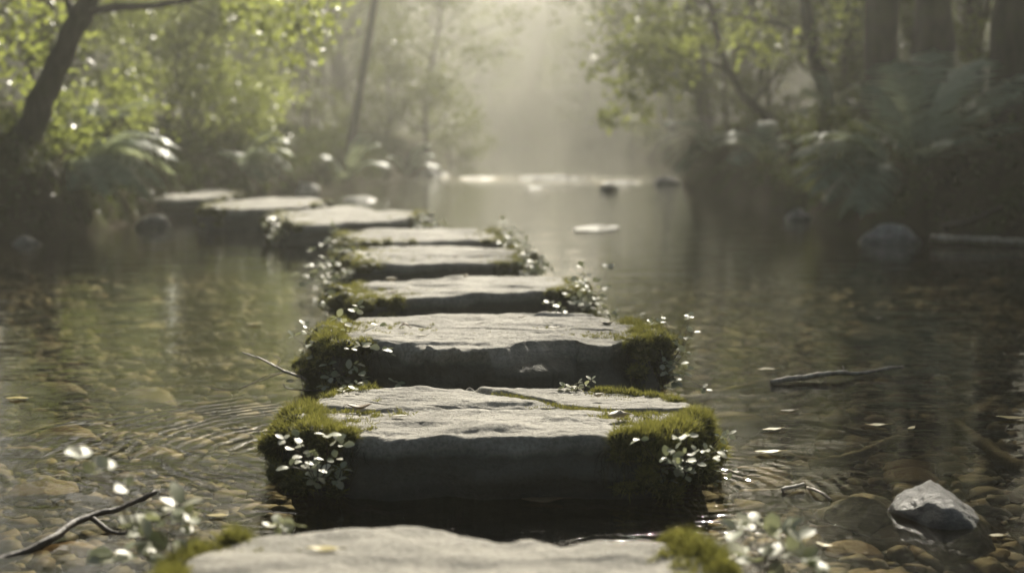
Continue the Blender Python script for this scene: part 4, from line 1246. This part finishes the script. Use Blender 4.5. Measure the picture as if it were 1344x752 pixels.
first = {}
for kind, var, px, D, sc, rz, lab in [
    ('slim', 0, 455, 15.5, 1.0, .3, 'slim misty trunk left of the far haze with a thin side limb'),
    ('low', 0, 400, 17.0, .6, 0, 'low misty tree behind the next to last slab'),
    ('low', 1, 560, 22.5, 1.0, 1, 'pale low tree whose leaves catch the light at the left of the far haze'),
    ('broad', 0, 290, 25, .8, 0, 'broad misty tree behind the tall bright bush'),
    ('broad', 1, 70, 16.5, .8, 2, 'broad shaded tree behind the leaning tree'),
    ('slim', 1, 240, 20, 1.0, 1, 'slim trunk showing through the top of the tall bright bush'),
    ('bush', 0, 505, 19.5, 1.0, 0, 'misty bush on the left waterline below the slim misty trunk'),
    ('broad', 2, 450, 27, 1.1, 1, 'broad ghostly tree standing at the left of the bright haze'),
    ('low', 0, 630, 47, .9, 2, 'faint low tree left of centre at the end of the stream'),
    ('low', 1, 770, 45, 1.0, 3, 'faint low tree right of centre at the end of the stream'),
    ('broad', 0, 885, 46, 1.0, 4, 'faintest broad tree at the right side of the bright haze'),
    ('slim', 0, 884, 26, 1.1, 2, 'faint slim tree right of the bright haze'),
    ('broad', 1, 930, 22, 1.0, 0, 'broad misty tree behind the crooked low tree'),
    ('slim', 1, 985, 18, 1.0, 2, 'slim misty trunk between the crooked tree and the slender curved trunk'),
    ('low', 0, 1010, 16.5, .8, 1, 'low misty tree behind the shaded fern'),
    ('broad', 2, 1110, 17.5, 1.1, 3, 'broad tree filling the gap between the slender trunk and the broad trunks'),
    ('broad', 0, 1270, 16, 1.0, 1, 'broad tree in the gap between the broad trunk pair and the right edge trunk'),
    ('low', 1, 1190, 14.5, .8, 2, 'low dark tree seen between the pair of broad trunks'),
    ('bush', 0, 955, 15.0, .9, 2, 'shaded bush beside the glowing fern'),
    ('low', 1, 40, 12.5, .7, 4, 'low yellowish tree behind the leaning trunk at the left edge'),
    ('slim', 0, 560, 44, 1.1, 5, 'faint slim tree left of the faintest broad tree'),
    ('slim', 1, 812, 44, 1.1, 3, 'faint slim tree right of the faintest broad tree'),
    ('broad', 2, 420, 31, 1.0, 2, 'ghostly broad tree farther back behind the slim misty trunk'),
    ('broad', 1, 980, 32, 1.0, 5, 'ghostly broad tree farther back behind the crooked tree'),
    ('broad', 0, 250, 27, 1.1, 3, 'ghostly broad tree behind the tall bright bush, deep in the wood'),
    ('broad', 1, 1240, 27, 1.1, 1, 'ghostly broad tree deep in the wood between the broad trunks'),
    ('bush', 0, 1080, 9.6, .45, 1, 'small leafy bush on the crest of the right bank left of the upright fern'),
    ('bush', 0, 590, 24.5, .9, 2, 'faint bush on the far bend, leftmost of its row'),
    ('bush', 0, 864, 28, 1.1, 1, 'faint bush on the far bend, rightmost of its row'),
    ('low', 0, 1290, 13.5, .9, 1, 'low dark tree crowding the gap left of the right edge trunk'),
    ('low', 1, 1110, 14.2, .9, 5, 'low dark tree crowding the gap right of the slender curved trunk'),
    ('low', 0, 1390, 12.0, .9, 3, 'low dark tree cut by the right edge of the view'),
]:
    p = P(px, 170, D)
    x, y = float(p[0]), float(p[1])
    z = max(zt(x, y), 0.0) - .04
    if (kind, var) not in first:
        tb, cl, leaf, mt, bk, cat = proto(kind, 40 + var * 11 + len(kind))
        o = woody('tree' if kind != 'bush' else 'bush', lab, cat, (0, 0, 0), tb, cl, leaf, mt, bk, GT)
        o.location = (x, y, z)
        o.rotation_euler = (0, 0, rz)
        o.scale = (sc, sc, sc)
        first[kind, var] = o
    else:
        copy_thing(first[kind, var], lab, (x, y, z), rz, sc, GT)

for kind, var, x, y, sc, rz, lab in [  # unseen trees added around the viewer to hold back sky fill
    ('broad', 0, -5.4, 2.5, 1.0, 1, 'added sky-blocking tree on the left bank abreast of the nearest slab, outside the view'),
    ('broad', 1, 5.6, 3.2, 1.0, 2, 'added sky-blocking tree on the right bank abreast of the nearest slab, outside the view'),
    ('broad', 2, -3.4, -4.6, 1.1, 3, 'added sky-blocking tree on the left bank behind the viewer'),
    ('broad', 0, 3.2, -5.2, 1.1, 4, 'added sky-blocking tree on the right bank behind the viewer'),
    ('broad', 1, .2, -8.6, 1.2, 5, 'added sky-blocking tree over the stream behind the viewer'),
    ('broad', 2, -7.4, -.8, 1.1, 0, 'added sky-blocking tree deeper in the wood to the left of the viewer'),
    ('broad', 0, 7.4, -1.0, 1.1, 1, 'added sky-blocking tree deeper in the wood to the right of the viewer'),
    ('broad', 1, -6.2, 6.6, 1.0, 2, 'added sky-blocking tree on the left bank outside the view, level with the leaning tree'),
    ('broad', 2, 5.9, 7.4, 1.0, 2, 'added sky-blocking tree on the right bank outside the view, level with the right edge trunk'),
]:
    copy_thing(first[kind, var], lab, (x, y, max(zt(x, y), 0) - .05), rz, sc, 'unseen trees added around the viewer to block sky light')

for k in range(26):
    D = 44 + 3.0 * (k % 9) + rng.uniform(0, 2)
    qx = 60 + 42 * ((k * 7) % 26)
    p = P(qx if qx < 560 else qx + 250, 170, D)
    kk = [('broad', 0), ('broad', 1), ('broad', 2), ('low', 0)][k % 4]
    copy_thing(first[kk], 'ghostly tree on the wooded slope beyond the end of the stream', (float(p[0]), D, zt(float(p[0]), D) - .1), rng.uniform(0, 6), 1.0 if kk[0] == 'broad' else 1.5, 'trees on the far wooded slope')

for kk, qx, D, sc_, lab in [(('broad', 1), 655, 64, 1.0, 'palest tree standing left in the bright gap at the end of the stream'), (('broad', 2), 738, 69, 1.0, 'palest tree standing right in the bright gap at the end of the stream'), (('broad', 0), 694, 76, .8, 'palest tree standing in the middle of the bright gap')]:
    p = P(qx, 170, D)
    copy_thing(first[kk], lab, (float(p[0]), D, zt(float(p[0]), D) - .1), qx * .1, sc_, 'trees on the far wooded slope')

# ------------------------------------------------------------------ leaf litter, seedlings and grass on the banks
mb = MB()
n = 26000
y = rng.uniform(5.5, 20, n)
left = rng.random(n) < .5
d = rng.exponential(.7, n) + .02
x = np.where(left, np.interp(y, YL, XLv) - d, np.interp(y, YR, XRv) + d)
z = terrain(x, y)
ok = z > .02
x, y, z = x[ok], y[ok], z[ok]
n = len(x)
clump = fbm(np.stack([x, y, 0 * x], -1) * 2.2, 31, 3)
tall = clump > .15
ax = rdir(n, .1)
ax[tall, 2] = np.abs(ax[tall, 2]) + .8
inst(mb, LEAF_LO, np.stack([x, y, z + rng.uniform(0, .05, n) + np.where(tall, rng.uniform(0, .12, n), 0)], -1), ax, rdir(n, 1.0), rng.uniform(.025, .065, n), np.where(tall, rng.uniform(.5, 1, n), rng.random(n) * .8))
n = 9000
y = rng.uniform(5.5, 20, n)
left = rng.random(n) < .5
d = rng.exponential(.5, n)
x = np.where(left, np.interp(y, YL, XLv) - d, np.interp(y, YR, XRv) + d)
z = terrain(x, y)
ok = (z > .02) & (fbm(np.stack([x, y, 0 * x], -1) * 1.7, 37, 2) > 0)
x, y, z = x[ok], y[ok], z[ok]
n = len(x)
inst(mb, BLADE, np.stack([x, y, z], -1), rdir(n, 1.5), rdir(n), rng.uniform(.06, .2, n), rng.uniform(.55, 1, n), np.full(n, .007))
tag(mb.build('ground_cover', M['cover']), 'leaf litter, seedlings and grass tufts covering both banks', 'ground cover', kind='stuff')

# ------------------------------------------------------------------ air
m, nt, N, out = new_mat('morning_haze')
v = N('ShaderNodeVolumePrincipled')
v.inputs['Color'].default_value = (.95, .95, .86, 1)
v.inputs['Density'].default_value = .0050
v.inputs['Anisotropy'].default_value = .74
nt.links.new(v.outputs[0], out.inputs['Volume'])
x0, x1, y0, y1, z0, z1 = -72, 72, -42, 97, -1.6, 21.0
V = np.array([(x0, y0, z0), (x1, y0, z0), (x1, y1, z0), (x0, y1, z0), (x0, y0, z1), (x1, y0, z1), (x1, y1, z1), (x0, y1, z1)])
q = np.array([(3, 2, 1, 0), (4, 5, 6, 7), (0, 1, 5, 4), (1, 2, 6, 5), (2, 3, 7, 6), (3, 0, 4, 7)])
tag(MB().add(V, q).build('haze', m, smooth=False), 'warm morning haze hanging in the wood', None, kind='stuff')

# ------------------------------------------------------------------ light, world, camera
w = bpy.data.worlds.new('World')
bpy.context.scene.world = w
w.use_nodes = True
nt = w.node_tree
sky = nt.nodes.new('ShaderNodeTexSky')
sky.sky_type = 'NISHITA'
sky.sun_disc = False
sky.sun_elevation = SUN_EL
sky.sun_rotation = SUN_AZ
sky.dust_density = 3.0
bg = nt.nodes['Background']
nt.links.new(sky.outputs[0], bg.inputs[0])
bg.inputs[1].default_value = .05

sun = bpy.data.lights.new('sun', 'SUN')
sun.energy = 5.0
sun.angle = math.radians(.6)
sun.color = (1.0, .93, .79)
so = bpy.data.objects.new('sun', sun)
C.objects.link(so)
so.rotation_euler = (-(math.pi / 2 - SUN_EL), 0, -SUN_AZ)

cam = bpy.data.cameras.new('camera')
cam.sensor_width = 36
cam.lens = F / 1344 * 36
cam.clip_start, cam.clip_end = .05, 400
cam.dof.use_dof = True
cam.dof.focus_distance = 2.66
cam.dof.aperture_fstop = 2.9
co = bpy.data.objects.new('camera', cam)
C.objects.link(co)
co.location = (0, 0, H)
co.rotation_euler = (math.pi / 2 - TH, 0, 0)
sc = bpy.context.scene
sc.camera = co
sc.view_settings.view_transform = 'Standard'
sc.view_settings.look = 'None'
sc.view_settings.exposure = 0.88
sc.view_settings.gamma = 1
sc.render.engine = 'CYCLES'
cy = sc.cycles
cy.use_denoising = True
cy.denoiser = 'OPENIMAGEDENOISE'
cy.max_bounces = 8
cy.diffuse_bounces = 3
cy.glossy_bounces = 3
cy.transmission_bounces = 4
cy.transparent_max_bounces = 12
cy.volume_bounces = 2
cy.sample_clamp_indirect = 6
cy.caustics_reflective = False
cy.caustics_refractive = False
